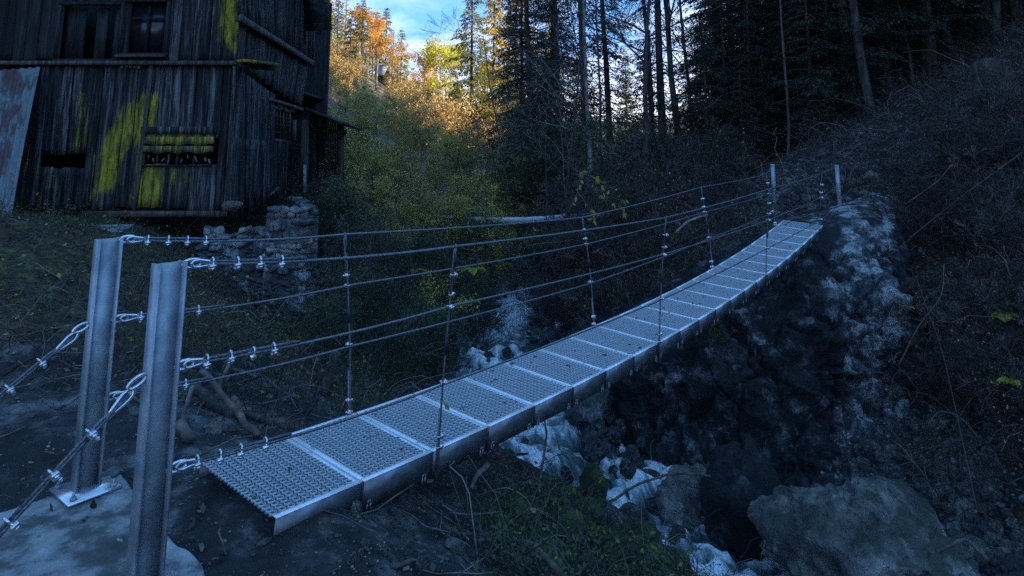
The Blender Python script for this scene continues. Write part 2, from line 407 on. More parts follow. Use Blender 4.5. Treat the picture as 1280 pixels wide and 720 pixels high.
CP = []
def g(x, y, z): CP.append((x, y, z))
def gp(px, py, z): p = atZ(px, py, z); CP.append(tuple(p))
def gy(px, py, Y): p = atY(px, py, Y); CP.append(tuple(p))
for p in [(-1.6, 2.8, -.03), (-3, 2, -.02), (-1, 1.5, -.03), (-2.2, 3.6, -.03), (-3.4, 3.4, .02), (-5, 3, .1), (-.2, 1.5, -.1), (.8, 1.5, -.45),
          (-1.1, 3.05, .0), (-1.6, 3.45, .03), (-1.35, 3.3, .02), (-.92, 3.38, -.04), (-1.2, 3.65, .0), (-.8, 2.95, -.07), (-.5, 3.1, -.14), (-1.3, 4.0, -.08)]: g(*p)
for p in [(480, 690, -.22), (590, 655, -.5), (640, 610, -.75), (700, 690, -.9), (760, 648, -1.28), (700, 632, -1.1), (800, 672, -1.42), (850, 700, -1.62), (810, 712, -1.4), (815, 660, -1.55), (840, 680, -1.65), (560, 620, -.4)]: gp(*p)
for p in [(240, 540, -.04), (330, 505, -.15), (400, 500, -.45), (440, 520, -.5), (100, 500, .05), (100, 400, .22), (100, 330, .5), (40, 290, .72), (200, 300, .6), (225, 400, .1),
          (300, 420, -.75), (400, 445, -1.15), (345, 408, -.82), (385, 412, -.95), (470, 430, -1.35), (540, 440, -1.65), (520, 520, -1.1), (585, 520, -1.6)]: gp(*p)
for p in [(340, 396, 10.3), (390, 402, 10.3), (300, 385, 10.3), (262, 350, 10.2), (345, 330, 13), (480, 345, 14), (560, 350, 15), (610, 340, 18)]: gy(*p)
for p in [(-4, 20, .2), (-8, 20, 2.6), (-5, 30, 1.6), (-12, 30, 6), (-8, 50, 3.5), (-24, 50, 13), (-42, 50, 25), (-19, 90, 12.6), (-10, 90, 6.3), (-42, 90, 27), (-70, 90, 46), (-17, 120, 8.5), (-50, 130, 30), (-28, 150, 12.5), (-62, 200, 30), (0, 400, 12), (-90, 400, 26), (120, 400, 30),
          (-6, 60, 4), (-4, 85, 5.5), (-3, 120, 7), (0, 200, 10), (-38, 200, 13), (-100, 200, 60), (40, 200, 9), (100, 200, 24), (-70, 40, 42), (-120, 100, 80)]: g(*p)
for p in [(.2+1.6, 16, -1.1), (3, 15, -.3), (4.6, 14.6, .35), (6.4, 13.2, .48), (7.2, 13.8, .62), (6, 17, 1.0), (3, 20, .2), (5, 30, 1.3), (12, 30, 3.2), (3, 50, 3.), (15, 50, 4), (30, 50, 7), (10, 90, 7), (30, 90, 7), (60, 90, 10), (9, 20, 2.3)]: g(*p)
for p in [(1100, 200, 14.5), (1040, 190, 16), (1100, 150, 17), (1200, 105, 17), (1280, 30, 17.5), (1200, 180, 14), (1260, 260, 12), (1280, 400, 9.6), (1190, 420, 10.6), (1200, 560, 8.5), (1280, 650, 7.2),
          (1190, 490, 9.6), (1100, 560, 8.7), (1040, 600, 8.3)]: gy(*p)
for p in [(16, 24, 7), (5, 3, -1.9), (7, 5, -1.0), (12, 9, 3.2), (12, 3, 3), (20, 12, 9), (22, 2, 9), (34, 22, 13), (26, -15, 14), (50, 60, 9), (-1, -3, 0), (-5, -10, .5), (1.2, -3, -1.), (-15, 0, 1.2), (-15, 10, 1.7),
          (-22, 20, 6), (-9, 12, .95), (-5.5, 13, .45), (-9, 17, 1.9), (-30, 0, 5), (-34, 30, 17), (-60, -30, 15), (10, -40, 0), (-10, -60, 2)]: g(*p)
# behind and below the cliff
for p in [(2.6, 11.6, -.7), (4.2, 12.2, .0), (5.6, 12.6, .22), (7.6, 13.4, .55), (2.4, 8.9, -2.5), (3.6, 8.9, -2.4), (1.55, 10.4, -2.2), (4.9, 9.3, -2.1)]: g(*p)
CP = np.array(CP)
def _phi(r2): return np.where(r2 > 1e-9, .5*r2*np.log(np.maximum(r2, 1e-9)), 0)
# distances are compressed far away, so near detail does not ring through the hills
def warp(x, y):
    r = np.hypot(x, y-8); k = np.log1p(r/8)*8/np.maximum(r, 1e-6)
    return x*k, (y-8)*k
cx, cy = warp(CP[:, 0], CP[:, 1])
n_ = len(CP)
K_ = _phi((cx[:, None]-cx)**2+(cy[:, None]-cy)**2)+np.eye(n_)*.35
P_ = np.stack([np.ones(n_), cx, cy], 1)
A_ = np.block([[K_, P_], [P_.T, np.zeros((3, 3))]])
SOL = np.linalg.solve(A_, np.concatenate([CP[:, 2], np.zeros(3)]))
def creek_d(x, y):
    x = np.asarray(x, float).ravel(); y = np.asarray(y, float).ravel()
    d = np.full(x.shape, 1e9); z = np.zeros(x.shape)
    for i0 in range(0, len(x), 20000):
        a = (x[i0:i0+20000, None]-CRK[:, 0])**2+(y[i0:i0+20000, None]-CRK[:, 1])**2
        k = a.argmin(1); d[i0:i0+20000] = np.sqrt(a[np.arange(len(k)), k]); z[i0:i0+20000] = CRK[k, 2]
    return d, z
def sstep(a, b, x):
    t = np.clip((x-a)/(b-a), 0, 1); return t*t*(3-2*t)
def ground(x, y, fine=True):
    x = np.asarray(x, float); y = np.asarray(y, float); sh = x.shape; x = x.ravel(); y = y.ravel()
    z = np.zeros(len(x))
    for i0 in range(0, len(x), 20000):
        a, b = warp(x[i0:i0+20000], y[i0:i0+20000])
        z[i0:i0+20000] = _phi((a[:, None]-cx)**2+(b[:, None]-cy)**2)@SOL[:n_]+SOL[n_]+SOL[n_+1]*a+SOL[n_+2]*b
    # unseen ridge added at the right to block the sun and shade the gorge
    rd = sstep(30, 84, x)*(1-sstep(17, 32, y))*(1-sstep(110, 160, x))
    z = np.where(x > 20, z*(1-rd)+rd*42, z)
    r = np.hypot(x, y-6)
    P = np.stack([x, y, np.zeros_like(x)], 1)
    near = 1-sstep(25, 60, r)
    slab = 1-sstep(.75, 1.6, np.hypot((x+2.15)/1.15, y-2.75))
    z = z*(1-slab)-.035*slab       # level ground under the footing
    z = z+fbm(P*.13+5, 3, 3)*.35*(1-slab)*sstep(3, 12, r)
    z = z+fbm(P*.02+9, 3, 4)*3*sstep(60, 160, r)
    if fine:
        land = sstep(.8, 2.2, np.hypot(x-5.4, y-12.2))
        rs = land*sstep(3.6, 5.5, x)*sstep(5, 7, y)*(1-sstep(22, 30, y)); lb = sstep(1.2, 2.5, -x)*sstep(4.2, 5.5, y)*(1-sstep(18, 25, y))
        z = z+(fbm(P*1.1, 4, 11)*.10+fbm(P*4.5, 4, 12, True)*.045+fbm(P*9, 2, 13, True)*.016+rs*(fbm(P*1.6, 5, 14, True)*.17+fbm(P*6, 3, 15, True)*.045)+lb*fbm(P*2.6, 5, 16, True)*.07)*near*(1-.85*slab)
    # mud heaped against the cut end of the deck
    sx_, sy_ = x+1.07, y-3.15; t_ = np.clip((sx_*-.52+sy_*.40)/(.52**2+.40**2), .42, 1); ds = np.hypot(sx_+.52*t_, sy_-.40*t_)
    z = z+.06*np.exp(-(ds/.17)**2)
    d, zw = creek_d(x, y)
    w = sstep(.7, 1.75, d+fbm(P*.9, 3, 8)*.3)
    w = np.where(r > 40, 1, w)
    z = np.where(z > zw-.3, (zw-.3)*(1-w)+z*w, z)
    z = np.maximum(z, zw-.7)
    return z.reshape(sh)

def axis(lo, a, b, hi, step, gr):
    core = np.arange(a, b, step); L = [a]; s = step
    while L[-1] > lo: s *= gr; L.append(L[-1]-s)
    R = [core[-1]]; s = step
    while R[-1] < hi: s *= gr; R.append(R[-1]+s)
    return np.array(L[:0:-1]+list(core)+R[1:])
ax = axis(-320, -8, 9.5, 320, .075, 1.07); ay = axis(-120, 1.2, 14.5, 420, .075, 1.05)
GX, GY = np.meshgrid(ax, ay, indexing='ij'); GZ = ground(GX, GY)
nx, ny = GX.shape
idx = np.arange(nx*ny).reshape(nx, ny)
Q = np.stack([idx[:-1, :-1], idx[1:, :-1], idx[1:, 1:], idx[:-1, 1:]], -1).reshape(-1, 4)
GD, _ = creek_d(GX, GY); GD = GD.reshape(GX.shape)
mud = np.clip(1-sstep(3, 6, np.hypot(GX+.5, (GY-2.6)*1.2)), 0, 1)
mud = np.maximum(mud, 1-sstep(1.0, 2.5, GD))
pathd = np.abs((GX-6.3)*.85-(GY-13)*.5)
mud = np.maximum(mud, (1-sstep(1.0, 2.6, pathd))*sstep(11.5, 12.5, GY)*(1-sstep(18, 21, GY))*(GX > 4.6)*np.where(GY > 14.5, .62, 1.))
mud = np.maximum(mud, .8*(1-sstep(.8, 2.0, np.hypot(GX-4.8, GY-8.4))))
green = np.exp(-((GX+5)/3)**2-((GY-7.5)/3)**2)*.62+np.exp(-((GX+3.5)/1.5)**2-((GY-6)/1.5)**2)*.2+.25*sstep(16, 30, GY)+.2*np.exp(-((GX-1.0)/.9)**2-((GY-4.3)/.9)**2)
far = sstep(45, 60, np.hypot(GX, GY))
mb = MB(); mb.add(np.stack([GX, GY, GZ], -1).reshape(-1, 3), Q, mud=mud.ravel(), green=green.ravel(), far=far.ravel())
ter = mb.build('terrain', M['ground'], smooth=True); tag(ter, kind='structure')
def gz(x, y):
    x = np.asarray(x, float); y = np.asarray(y, float)
    i = np.clip(np.searchsorted(ax, x)-1, 0, nx-2); j = np.clip(np.searchsorted(ay, y)-1, 0, ny-2)
    u = (x-ax[i])/(ax[i+1]-ax[i]); v = (y-ay[j])/(ay[j+1]-ay[j])
    return GZ[i, j]*(1-u)*(1-v)+GZ[i+1, j]*u*(1-v)+GZ[i, j+1]*(1-u)*v+GZ[i+1, j+1]*u*v
def hit(px, py, y0=2., y1=120.):        # where the view ray through a pixel meets the ground
    Y = np.geomspace(y0, y1, 500); r = ray(px, py); r = r/r[1]
    z = H+r[2]*Y; gg = gz(r[0]*Y, Y); k = np.nonzero(z < gg)[0]
    k = k[0] if len(k) else len(Y)-1
    return np.array([r[0]*Y[k], Y[k], gg[k]])

# water
seg = CRK[(CRK[:, 1] < 45) & (CRK[:, 1] > -6)]; seg = resample(seg[::2], .055)
T = np.gradient(seg[:, :2], axis=0); T /= np.linalg.norm(T, axis=1, keepdims=True); Nn = np.stack([-T[:, 1], T[:, 0]], 1)
nw = 41; us = np.linspace(-1.2, 1.2, nw)
Wp = seg[:, None, :2]+Nn[:, None]*us[None, :, None]
arc = np.concatenate([[0], np.cumsum(np.linalg.norm(np.diff(seg[:, :2], axis=0), axis=1))])
PU = np.stack([np.broadcast_to(us*1.0, Wp.shape[:2]), np.broadcast_to(arc[:, None]*1.0, Wp.shape[:2]), np.zeros(Wp.shape[:2])], -1)
turb = fbm(PU*np.array([2.8, 2.6, 1])+fbm(PU*1.7, 2, 30)[..., None]*.6, 4, 31)*.27+fbm(PU*np.array([1.0, .9, 1]), 3, 35)*.14+fbm(PU*np.array([7, 6.5, 1]), 3, 36)*.07
zz = seg[:, None, 2]+turb-.05*np.abs(us)[None]**2+.0
foam = np.clip(-.02+1.3*fbm(PU*np.array([.8, .35, 1]), 3, 37)+turb*2.5, 0, 1)*(1-.35*np.abs(us)[None]/1.35)
yy = Wp[..., 1]
foam = np.clip(foam+.36*np.exp(-((yy-9.5)/1.4)**2)+.2*np.exp(-((yy-12)/1.)**2), 0, 1)
mb = MB(); ii = np.arange(len(seg)*nw).reshape(len(seg), nw)
mb.add(np.concatenate([Wp, zz[..., None]], -1).reshape(-1, 3), np.stack([ii[:-1, :-1], ii[:-1, 1:], ii[1:, 1:], ii[1:, :-1]], -1).reshape(-1, 4), foam=foam.ravel())
wat = mb.build('creek_water', M['water'], smooth=True); tag(wat, kind='structure')
uvl = wat.data.uv_layers.new(name='UV'); li = np.empty(len(wat.data.loops), np.int32); wat.data.loops.foreach_get('vertex_index', li)
uvs = np.stack([PU[..., 0].ravel()*.35, PU[..., 1].ravel()*.35], 1)[li]; uvl.data.foreach_set('uv', uvs.astype(np.float32).ravel())

# ------------------------------------------------------------------ rocks
def ico(sub):
    import bmesh
    bm = bmesh.new(); bmesh.ops.create_icosphere(bm, subdivisions=sub, radius=1.)
    v = np.array([p.co[:] for p in bm.verts]); f = np.array([[q.index for q in x.verts] for x in bm.faces]); bm.free()
    return v, f
ICO = {k: ico(k) for k in (1, 2, 3, 4, 5)}
def rock_verts(sub, seed, cuts=9, rough=.12):
    v, f = ICO[sub]; v = v.copy(); r = np.random.default_rng(seed)
    for _ in range(cuts):                                # flat faces cut off at random
        n = r.normal(size=3); n /= np.linalg.norm(n); h = r.uniform(.5, .85)
        d = v@n; over = np.maximum(d-h, 0); v = v-over[:, None]*n*.96
    nn = v/np.linalg.norm(v, axis=1, keepdims=True)
    v = v+nn*(fbm(v*1.7+seed, 5, seed, True)*rough)[:, None]+nn*(fbm(v*5+seed, 4, seed+5, True)*rough*.38)[:, None]
    if sub >= 4:
        for n_s, a_o, a_t in ((40, .035, .16), (260, .012, .09)):
            wo, wt = worley(v, -1.05, 1.05, n_s, seed+n_s, .12, 1.6); v = v+nn*(wo*a_o+np.clip(wt, -.4, .4)*a_t)[:, None]
    st = vnoise(np.stack([v[:, 2]*5+v[:, 0]*1.5, v[:, 0]*.3, v[:, 1]*.3], 1)+seed, seed+9)          # bedding steps
    v = v+nn*(np.round(st*2)/2*rough*.30)[:, None]
    v = v+nn*(np.round(vnoise(v*1.5+seed*2.2, seed+31)*2.2)/2.2*rough*.7)[:, None]; cr_ = np.abs(vnoise(v*1.25+seed*3.1, seed+21)+.35*vnoise(v*4+seed, seed+22)); v = v-nn*(.10*rough/.12*(1-sstep(0, .085, cr_)))[:, None]*.6
    return v, f
def make_rock(name, loc, size, seed, mat, rz=0, sub=4, cuts=9, rough=.12):
    v, f = rock_verts(sub, seed, cuts, rough)
    mb = MB(); mb.add(v*np.asarray(size), t=f)
    o = mb.build(name, M[mat], smooth=False); o.location = loc; o.rotation_euler = (0, 0, rz)
    return o

# cliff under the far landing
cols = [
 [(745, 372, 12.6), (752, 400, 11.8), (748, 470, 10.7), (750, 530, 10.2), (752, 600, 9.75), (752, 660, 9.5)],
 [(822, 330, 13.6), (830, 352, 12.0), (800, 450, 10.4), (800, 540, 9.75), (800, 620, 9.2), (800, 690, 9.0)],
 [(905, 292, 13.6), (905, 322, 11.9), (870, 430, 10.0), (872, 530, 9.5), (880, 610, 8.85), (880, 700, 8.6)],
 [(965, 270, 13.8), (965, 292, 12.2), (940, 420, 9.9), (935, 520, 9.25), (945, 610, 8.7), (950, 700, 8.4)],
 [(1000, 258, 13.8), (1010, 286, 11.9), (1000, 400, 10.0), (1000, 500, 9.4), (1010, 600, 8.7), (1015, 680, 8.3)],
 [(1045, 252, 13.8), (1065, 266, 12.3), (1055, 380, 10.3), (1055, 480, 9.9), (1065, 580, 9.0), (1070, 660, 8.5)],
 [(1085, 238, 14.2), (1112, 252, 12.9), (1120, 360, 10.9), (1125, 460, 10.3), (1135, 560, 9.2), (1140, 640, 8.8)],
 [(1120, 230, 15.0), (1150, 262, 13.9), (1170, 370, 11.9), (1180, 460, 10.9), (1185, 545, 9.7), (1195, 620, 9.2)]]
G = np.array([[atY(*p) for p in c] for c in cols])
def cr(P, n):
    P = np.asarray(P); Q = np.concatenate([2*P[:1]-P[1:2], P, 2*P[-1:]-P[-2:-1]]); o = []
    for i in range(1, len(Q)-2):
        for t in np.linspace(0, 1, n, endpoint=False):
            o.append(.5*(2*Q[i]+(Q[i+1]-Q[i-1])*t+(2*Q[i-1]-5*Q[i]+4*Q[i+1]-Q[i+2])*t**2+(-Q[i-1]+3*Q[i]-3*Q[i+1]+Q[i+2])*t**3))
    o.append(P[-1]); return np.array(o)
G = cr(G, 34); G = cr(G.transpose(1, 0, 2), 40).transpose(1, 0, 2)
dU = np.gradient(G, axis=0); dV = np.gradient(G, axis=1); N_ = np.cross(dU, dV); N_ /= np.linalg.norm(N_, axis=2, keepdims=True)
if N_[80, 80, 1] > 0: N_ = -N_
Pn = G*np.array([1, 1, 1.0])
vv = np.linspace(0, 1, G.shape[1])[None]; uu_ = np.linspace(0, 1, G.shape[0])[:, None]
amp = sstep(.2, .42, vv)*np.ones_like(uu_)
blk = fbm(Pn*.9+3, 3, 51, True)
cell = vnoise(np.stack([Pn[..., 0]*1.5+Pn[..., 2]*.6, Pn[..., 1]*1.5, Pn[..., 2]*2.2-Pn[..., 0]*.5], -1)+fbm(Pn*2, 2, 60)[..., None]*.5, 61)
disp = amp*(blk*.30+fbm(Pn*2.4, 4, 52, True)*.20+np.round(cell*3)/3*.16)+(.25+amp*.75)*fbm(Pn*7, 5, 53, True)*.09
sf = Pn[..., 2]*2.6+Pn[..., 0]*.7+fbm(Pn*.8, 3, 77)*.9; disp += amp*(sf-np.floor(sf))*.17     # tilted ledges
sg = Pn[..., 0]*1.1-Pn[..., 2]*.8+fbm(Pn*1.0, 3, 78)*1.1; disp -= amp*.16*(1-sstep(0, .10, np.abs(sg-np.round(sg))))
wo, wt = worley(Pn, G.reshape(-1, 3).min(0), G.reshape(-1, 3).max(0), 420, 91, .12, 1.2)
disp = disp*.55+amp*(wo*.12+np.clip(wt, -.6, .6)*.22)
wo, wt = worley(Pn, G.reshape(-1, 3).min(0), G.reshape(-1, 3).max(0), 2600, 92, .06, 2.)
disp = disp+amp*(wo*.035+np.clip(wt, -.3, .3)*.16)
disp -= amp*.35*np.exp(-((uu_-.28)/.2)**2-((vv-.68)/.2)**2)        # hollow eroded at the foot
G = G+N_*disp[..., None]
px_ = uu_*np.ones_like(vv)
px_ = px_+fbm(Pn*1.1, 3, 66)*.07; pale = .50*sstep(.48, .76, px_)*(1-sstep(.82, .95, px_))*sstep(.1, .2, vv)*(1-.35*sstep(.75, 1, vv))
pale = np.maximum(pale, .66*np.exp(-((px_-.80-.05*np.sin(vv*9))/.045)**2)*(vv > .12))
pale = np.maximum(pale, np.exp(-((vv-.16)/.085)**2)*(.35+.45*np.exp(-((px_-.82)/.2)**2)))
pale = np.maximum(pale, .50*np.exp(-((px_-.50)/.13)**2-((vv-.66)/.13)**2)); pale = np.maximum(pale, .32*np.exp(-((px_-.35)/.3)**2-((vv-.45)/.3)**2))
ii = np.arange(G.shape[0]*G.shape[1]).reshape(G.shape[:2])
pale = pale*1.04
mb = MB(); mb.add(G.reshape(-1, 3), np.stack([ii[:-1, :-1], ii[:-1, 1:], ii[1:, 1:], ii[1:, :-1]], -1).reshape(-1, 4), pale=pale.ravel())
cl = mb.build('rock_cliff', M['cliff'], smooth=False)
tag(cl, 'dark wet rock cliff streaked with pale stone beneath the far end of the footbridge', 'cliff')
# ------------------------------------------------------------------ footbridge
AZ = .6531; BW = .657; LP = .5
BD = np.array([math.sin(AZ), math.cos(AZ), 0]); BN = np.array([-math.cos(AZ), math.sin(AZ), 0])   # along, to the left
B0 = np.array([-.765, 3.548, 0])
def deckz(s): return H-1.617-.0273*s+.00233*s*s
def deck(s, lat=0., up=0.):
    p = B0+BD*(LP*s)+BN*(BW*lat); p[2] = deckz(s)+.054*lat+up
    return p
bridge = empty('suspension_footbridge', deck(0, .5))
tag(bridge, 'galvanised steel cable footbridge with grating deck sagging across the rocky creek gorge', 'footbridge')
def local(o):                           # parts are modelled in world space, then hung under the bridge's own empty
    o.parent = bridge; o.location = -np.asarray(bridge.location); return o

# grating panel: rows of oblong holes, each with a raised pressed rim
def grate_mesh(Lx, Wy, ncx=10, ncy=21, cut=False):
    mb = MB(); ex = .03; ey = .012
    x0 = -.01 if cut else ex; x1 = Lx-ex; cxs = (x1-x0)/ncx; cys = (Wy-2*ey)/ncy
    na = 8; an = np.arange(na)*2*PI/na+PI/na
    def sq(a, hx, hy):
        c, s = math.cos(a), math.sin(a); k = 1/max(abs(c), abs(s)); return (c*k*hx, s*k*hy)
    o = np.array([sq(a, cxs/2, cys/2) for a in an])
    def ov(hx, hy): return np.array([(math.cos(a)*hx, math.sin(a)*hy) for a in an])
    rings = [np.c_[o, np.zeros(na)], np.c_[ov(cxs*.44, cys*.44), np.full(na, .001)], np.c_[ov(cxs*.37, cys*.37), np.full(na, .012)], np.c_[ov(cxs*.345, cys*.33), np.full(na, .011)], np.c_[ov(cxs*.32, cys*.30), np.full(na, -.004)]]
    V = np.concatenate(rings); Qd = []
    for k in range(4):
        for j in range(na): Qd.append((k*na+j, k*na+(j+1) % na, (k+1)*na+(j+1) % na, (k+1)*na+j))
    cen = []; 
    for i in range(ncx):
        for j in range(ncy):
            cen.append((x0+cxs*(i+.5), ey+cys*(j+.5), 0))
    cen = np.array(cen); nv = len(V)
    mb.add((cen[:, None]+V[None]).reshape(-1, 3), (np.array(Qd)[None]+(np.arange(len(cen))*nv)[:, None, None]).reshape(-1, 4), rim=np.tile(np.repeat([0, .08, .85, .25, 0], na), len(cen)))
    return mb
def panel_meshes(Lx, cut=False):
    g_ = grate_mesh(Lx, BW, ncx=10, cut=cut).mesh('grating', M['grate'])
    mb = MB()
    for y in (.006, BW-.006): mb.box((Lx/2, y, -.0005), (Lx-.02, .012, .004))
    for y, s_ in ((-.012, -1), (BW+.012, 1)): mb.box((Lx/2, y-s_*.012, .0045), (Lx-.006, .03, .004))
    mb.box((Lx-.018, BW/2, .0005), (.034, BW, .005)); mb.box((Lx-.003, BW/2, -.03), (.005, BW, .055))
    if not cut: mb.box((.018, BW/2, .0005), (.034, BW, .005)); mb.box((.003, BW/2, -.03), (.005, BW, .055))
    e_ = mb.mesh('end_plate', M['zinc_plate'])
    s2 = []
    for y, s_ in ((-.012, -1), (BW+.012, 1)):
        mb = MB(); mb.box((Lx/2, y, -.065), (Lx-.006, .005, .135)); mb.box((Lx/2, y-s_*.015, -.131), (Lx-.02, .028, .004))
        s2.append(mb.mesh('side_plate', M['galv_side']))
    mb = MB()
    for y, s_ in ((-.012, -1), (BW+.012, 1)):
        for x in (.05, Lx-.05):
            t = np.linspace(0, PI, 7); mb.tubes(np.stack([x+.011*np.cos(t), np.full(7, y+s_*.006), -.112+.016*np.sin(t)], 1), .0042, 5)
            for dx in (-.011, .011): mb.tubes([(x+dx, y+s_*.006, -.112), (x+dx, y+s_*.006, -.142)], .0042, 5)
    b2 = mb.mesh('hook_bolt', M['galv'])
    return g_, e_, s2, b2
PM = panel_meshes(LP-.006)
PMF = panel_meshes(LP-.006, cut=True)
NP = 22
for k in range(NP):
    s0, s1 = k-1, k
    
    a, a1, b = deck(s0), deck(s0, 1), deck(s1)
    ux = (b-a)/np.linalg.norm(b-a); uy = (a1-a)/np.linalg.norm(a1-a); uz = np.cross(ux, uy)
    mm = Matrix(((ux[0], uy[0], uz[0], 0), (ux[1], uy[1], uz[1], 0), (ux[2], uy[2], uz[2], 0), (0, 0, 0, 1)))
    mm.translation = Vector(a-np.asarray(bridge.location))
    pan = ob('deck_panel', (PMF if k == 0 else PM)[0], bridge); pan.matrix_local = mm
    if k == 0: tag(pan, 'first grating panel with ragged cut teeth resting on mud')
    mm_ = PMF if k == 0 else PM
    ob('end_plate', mm_[1], pan); ob('side_plate', mm_[2][0], pan); ob('side_plate', mm_[2][1], pan); ob('hook_bolt', mm_[3], pan)
    if k == 2:
        mb = MB(); mb.box((LP-.006, -.0165, -.012), (.012, .007, .045)); mb.build('spacer', M['orange'], pan)
        pan.children[-1]['label'] = 'small orange plastic spacer in the joint'
    if k > 0:
        mb = MB(); mb.box((-.003, -.0155, -.068), (.012, .004, .14)); mb.build('joint_strap', M['strap_dark'], pan)
# cross beams and deck cables
mb = MB()
for lat in (.1, .9): mb.tubes(np.array([deck(s, lat, -.085) for s in np.arange(-.8, 22.6, .5)]), .009, 6)
local(mb.build('deck_cable', M['rope']))

# posts: I-sections, flanges facing along the bridge
perp = BN
def post(p, top, wide=.108, flg=.068, lean=(0, 0), plate=True):
    mb = MB(); R = np.stack([BD, BN, np.array([0, 0, 1.])], 1)
    h = top-p[2]
    def bar(cx, cy, dx, dy):
        c = np.array([cx, cy, 0]); b = [p+R@(c+np.array([sx*dx/2, sy*dy/2, .012])) for sx, sy in ((-1, -1), (1, -1), (1, 1), (-1, 1))]
        t = [q+np.array([0, 0, h-.012]) for q in b]; mb.hexa(b, t)
    bar(-wide/2, 0, .009, flg); bar(wide/2, 0, .009, flg); bar(0, 0, wide-.0095, .007)
    o = local(mb.build('steel_post', M['galv_dull']))
    if plate:
        mb = MB(); mb.box((p[0], p[1], p[2]+.006), (.24, .26, .012), R)
        q = mb.build('base_plate', M['zinc_bright'], o)
        mb = MB()
        for dx in (-.09, .09):
            for dy in (-.1, .1):
                c = p+R@np.array([dx, dy, 0]); mb.tubes([c+[0, 0, .012], c+[0, 0, .026]], .015, 6); mb.tubes([c+[0, 0, .02], c+[0, 0, .045]], .007, 6)
        mb.build('anchor_bolt', M['galv_dull'], q)
    return o
def eye(pt, d, parent, size=.028, r=.008):          # closed eye bolt on a flange, pointing along d
    d = np.asarray(d, float)/np.linalg.norm(d); up = np.cross(d, BN); up /= np.linalg.norm(up)
    t = np.linspace(0, 2*PI, 15); c = pt+d*size*1.5
    mb = MB(); mb.tubes(np.array([c+d*size*1.5*math.cos(a)+up*size*.62*math.sin(a) for a in t]), r, 6, cap=False)
    return mb.build('eye_bolt', M['zinc_bright'], parent)
LB = np.array([*atZ(107, 612, 0)[:2], 0.]); RB = np.array([*atZ(180, 738, 0)[:2], 0.])
ltop = atY(138, 298, LB[1])[2]; rtop = atY(211, 328, RB[1])[2]
PL = post(LB, ltop); PR = post(RB, rtop); PL['label'] = 'post farther from the camera with its base plate in view'; PR['label'] = 'near post cut off by the lower edge of the photo'
frY = 12.8; fr = atY(1050, 261, frY); frt = atY(1050, 206, frY)[2]
fl = fr+BN*1.22; fl[2] = zfor(fl[0], fl[1], 250); flt = zfor(fl[0], fl[1], 205)
PFR = post(fr-[0, 0, .15], frt, .07, .06, plate=False); PFL = post(fl-[0, 0, .15], flt, .07, .06, plate=False)

# hangers: position along deck, four image rows measured for top, mid and low rail
HG = {0: [(1.08, 308, 383, 481), (7.0, 272, 318, 375), (13.8, 236, 275, 311), (20.2, 217, 247, 275)],
      1: [(.93, 293, 357, 433), (7.0, 272, 305, 354), (13.6, 234, 265, 298), (20.0, 218, 242, 265)]}
OUT = (.135, .09, .045)
nodes = {}
for side in (0, 1):
    for i, (s, *rows) in enumerate(HG[side]):
        for lv, py in enumerate(rows):
            base = deck(s, side); sg = -1 if side == 0 else 1
            p = base+BN*sg*OUT[lv]; p[2] = zfor(p[0], p[1], py); nodes[side, i, lv] = p
ATT = {}
for lv, py in enumerate((331, 459, 588)):
    c = RB+BD*.056; c = c.copy(); c[2] = zfor(c[0], c[1], py); ATT[0, lv] = c
for lv, py in enumerate((300, 400, 498)):
    c = LB+BD*.056; c = c.copy(); c[2] = zfor(c[0], c[1], py); ATT[1, lv] = c
FAR = {}
for lv, (p1, p2) in enumerate(((207, 206), (232, 229), (256, 252))):
    a = fr-BD*.045; a = a.copy(); a[2] = zfor(a[0], a[1], p1); FAR[0, lv] = a
    a = fl-BD*.045; a = a.copy(); a[2] = zfor(a[0], a[1], p2); FAR[1, lv] = a
def clip_mesh(r=.010, sc=1.):            # wire rope clip: saddle, U-bolt over the rope, two nuts; rope along x
    mb = MB(); t = np.linspace(0, PI, 9)
    mb.tubes(np.stack([np.zeros(9), (r+.006)*np.cos(t), (r+.010)*np.sin(t)+.004], 1), .0048*sc, 6)
    for y in (-1, 1):
        mb.tubes([(0, y*(r+.006), .004), (0, y*(r+.006), -.034)], .0045*sc, 6); mb.tubes([(0, y*(r+.006), -.020), (0, y*(r+.006), -.029)], .0095*sc, 6)
    mb.box((0, 0, -.013), (.028, (r+.014)*2, .012))
    return mb.mesh('cable_clamp', M['zinc_bright'], smooth=False)
CM = clip_mesh(); CM2 = clip_mesh(.006, .9)
def put_clip(parent, p, d, roll=0, me=None, sc=1.):
    d = np.asarray(d, float)/np.linalg.norm(d); u = np.array([0, 0, 1.])-d*d[2]; u /= np.linalg.norm(u); v = np.cross(u, d)
    u2 = u*math.cos(roll)+v*math.sin(roll); v2 = np.cross(u2, d)
    o = ob('cable_clamp', me or CM, parent)
    m = Matrix(((d[0]*sc, v2[0]*sc, u2[0]*sc, p[0]), (d[1]*sc, v2[1]*sc, u2[1]*sc, p[1]), (d[2]*sc, v2[2]*sc, u2[2]*sc, p[2]), (0, 0, 0, 1)))
    o.matrix_local = m; return o
CLIPX = {(0, 0): [265, 296.5, 324.6, 351.7], (1, 0): [184.5, 210, 234, 257], (0, 1): [258, 288, 316, 342], (0, 2): [246, 274, 300, 331], (1, 1): [176, 248], (1, 2): [163, 232]}
LVN = ('top', 'middle', 'bottom')
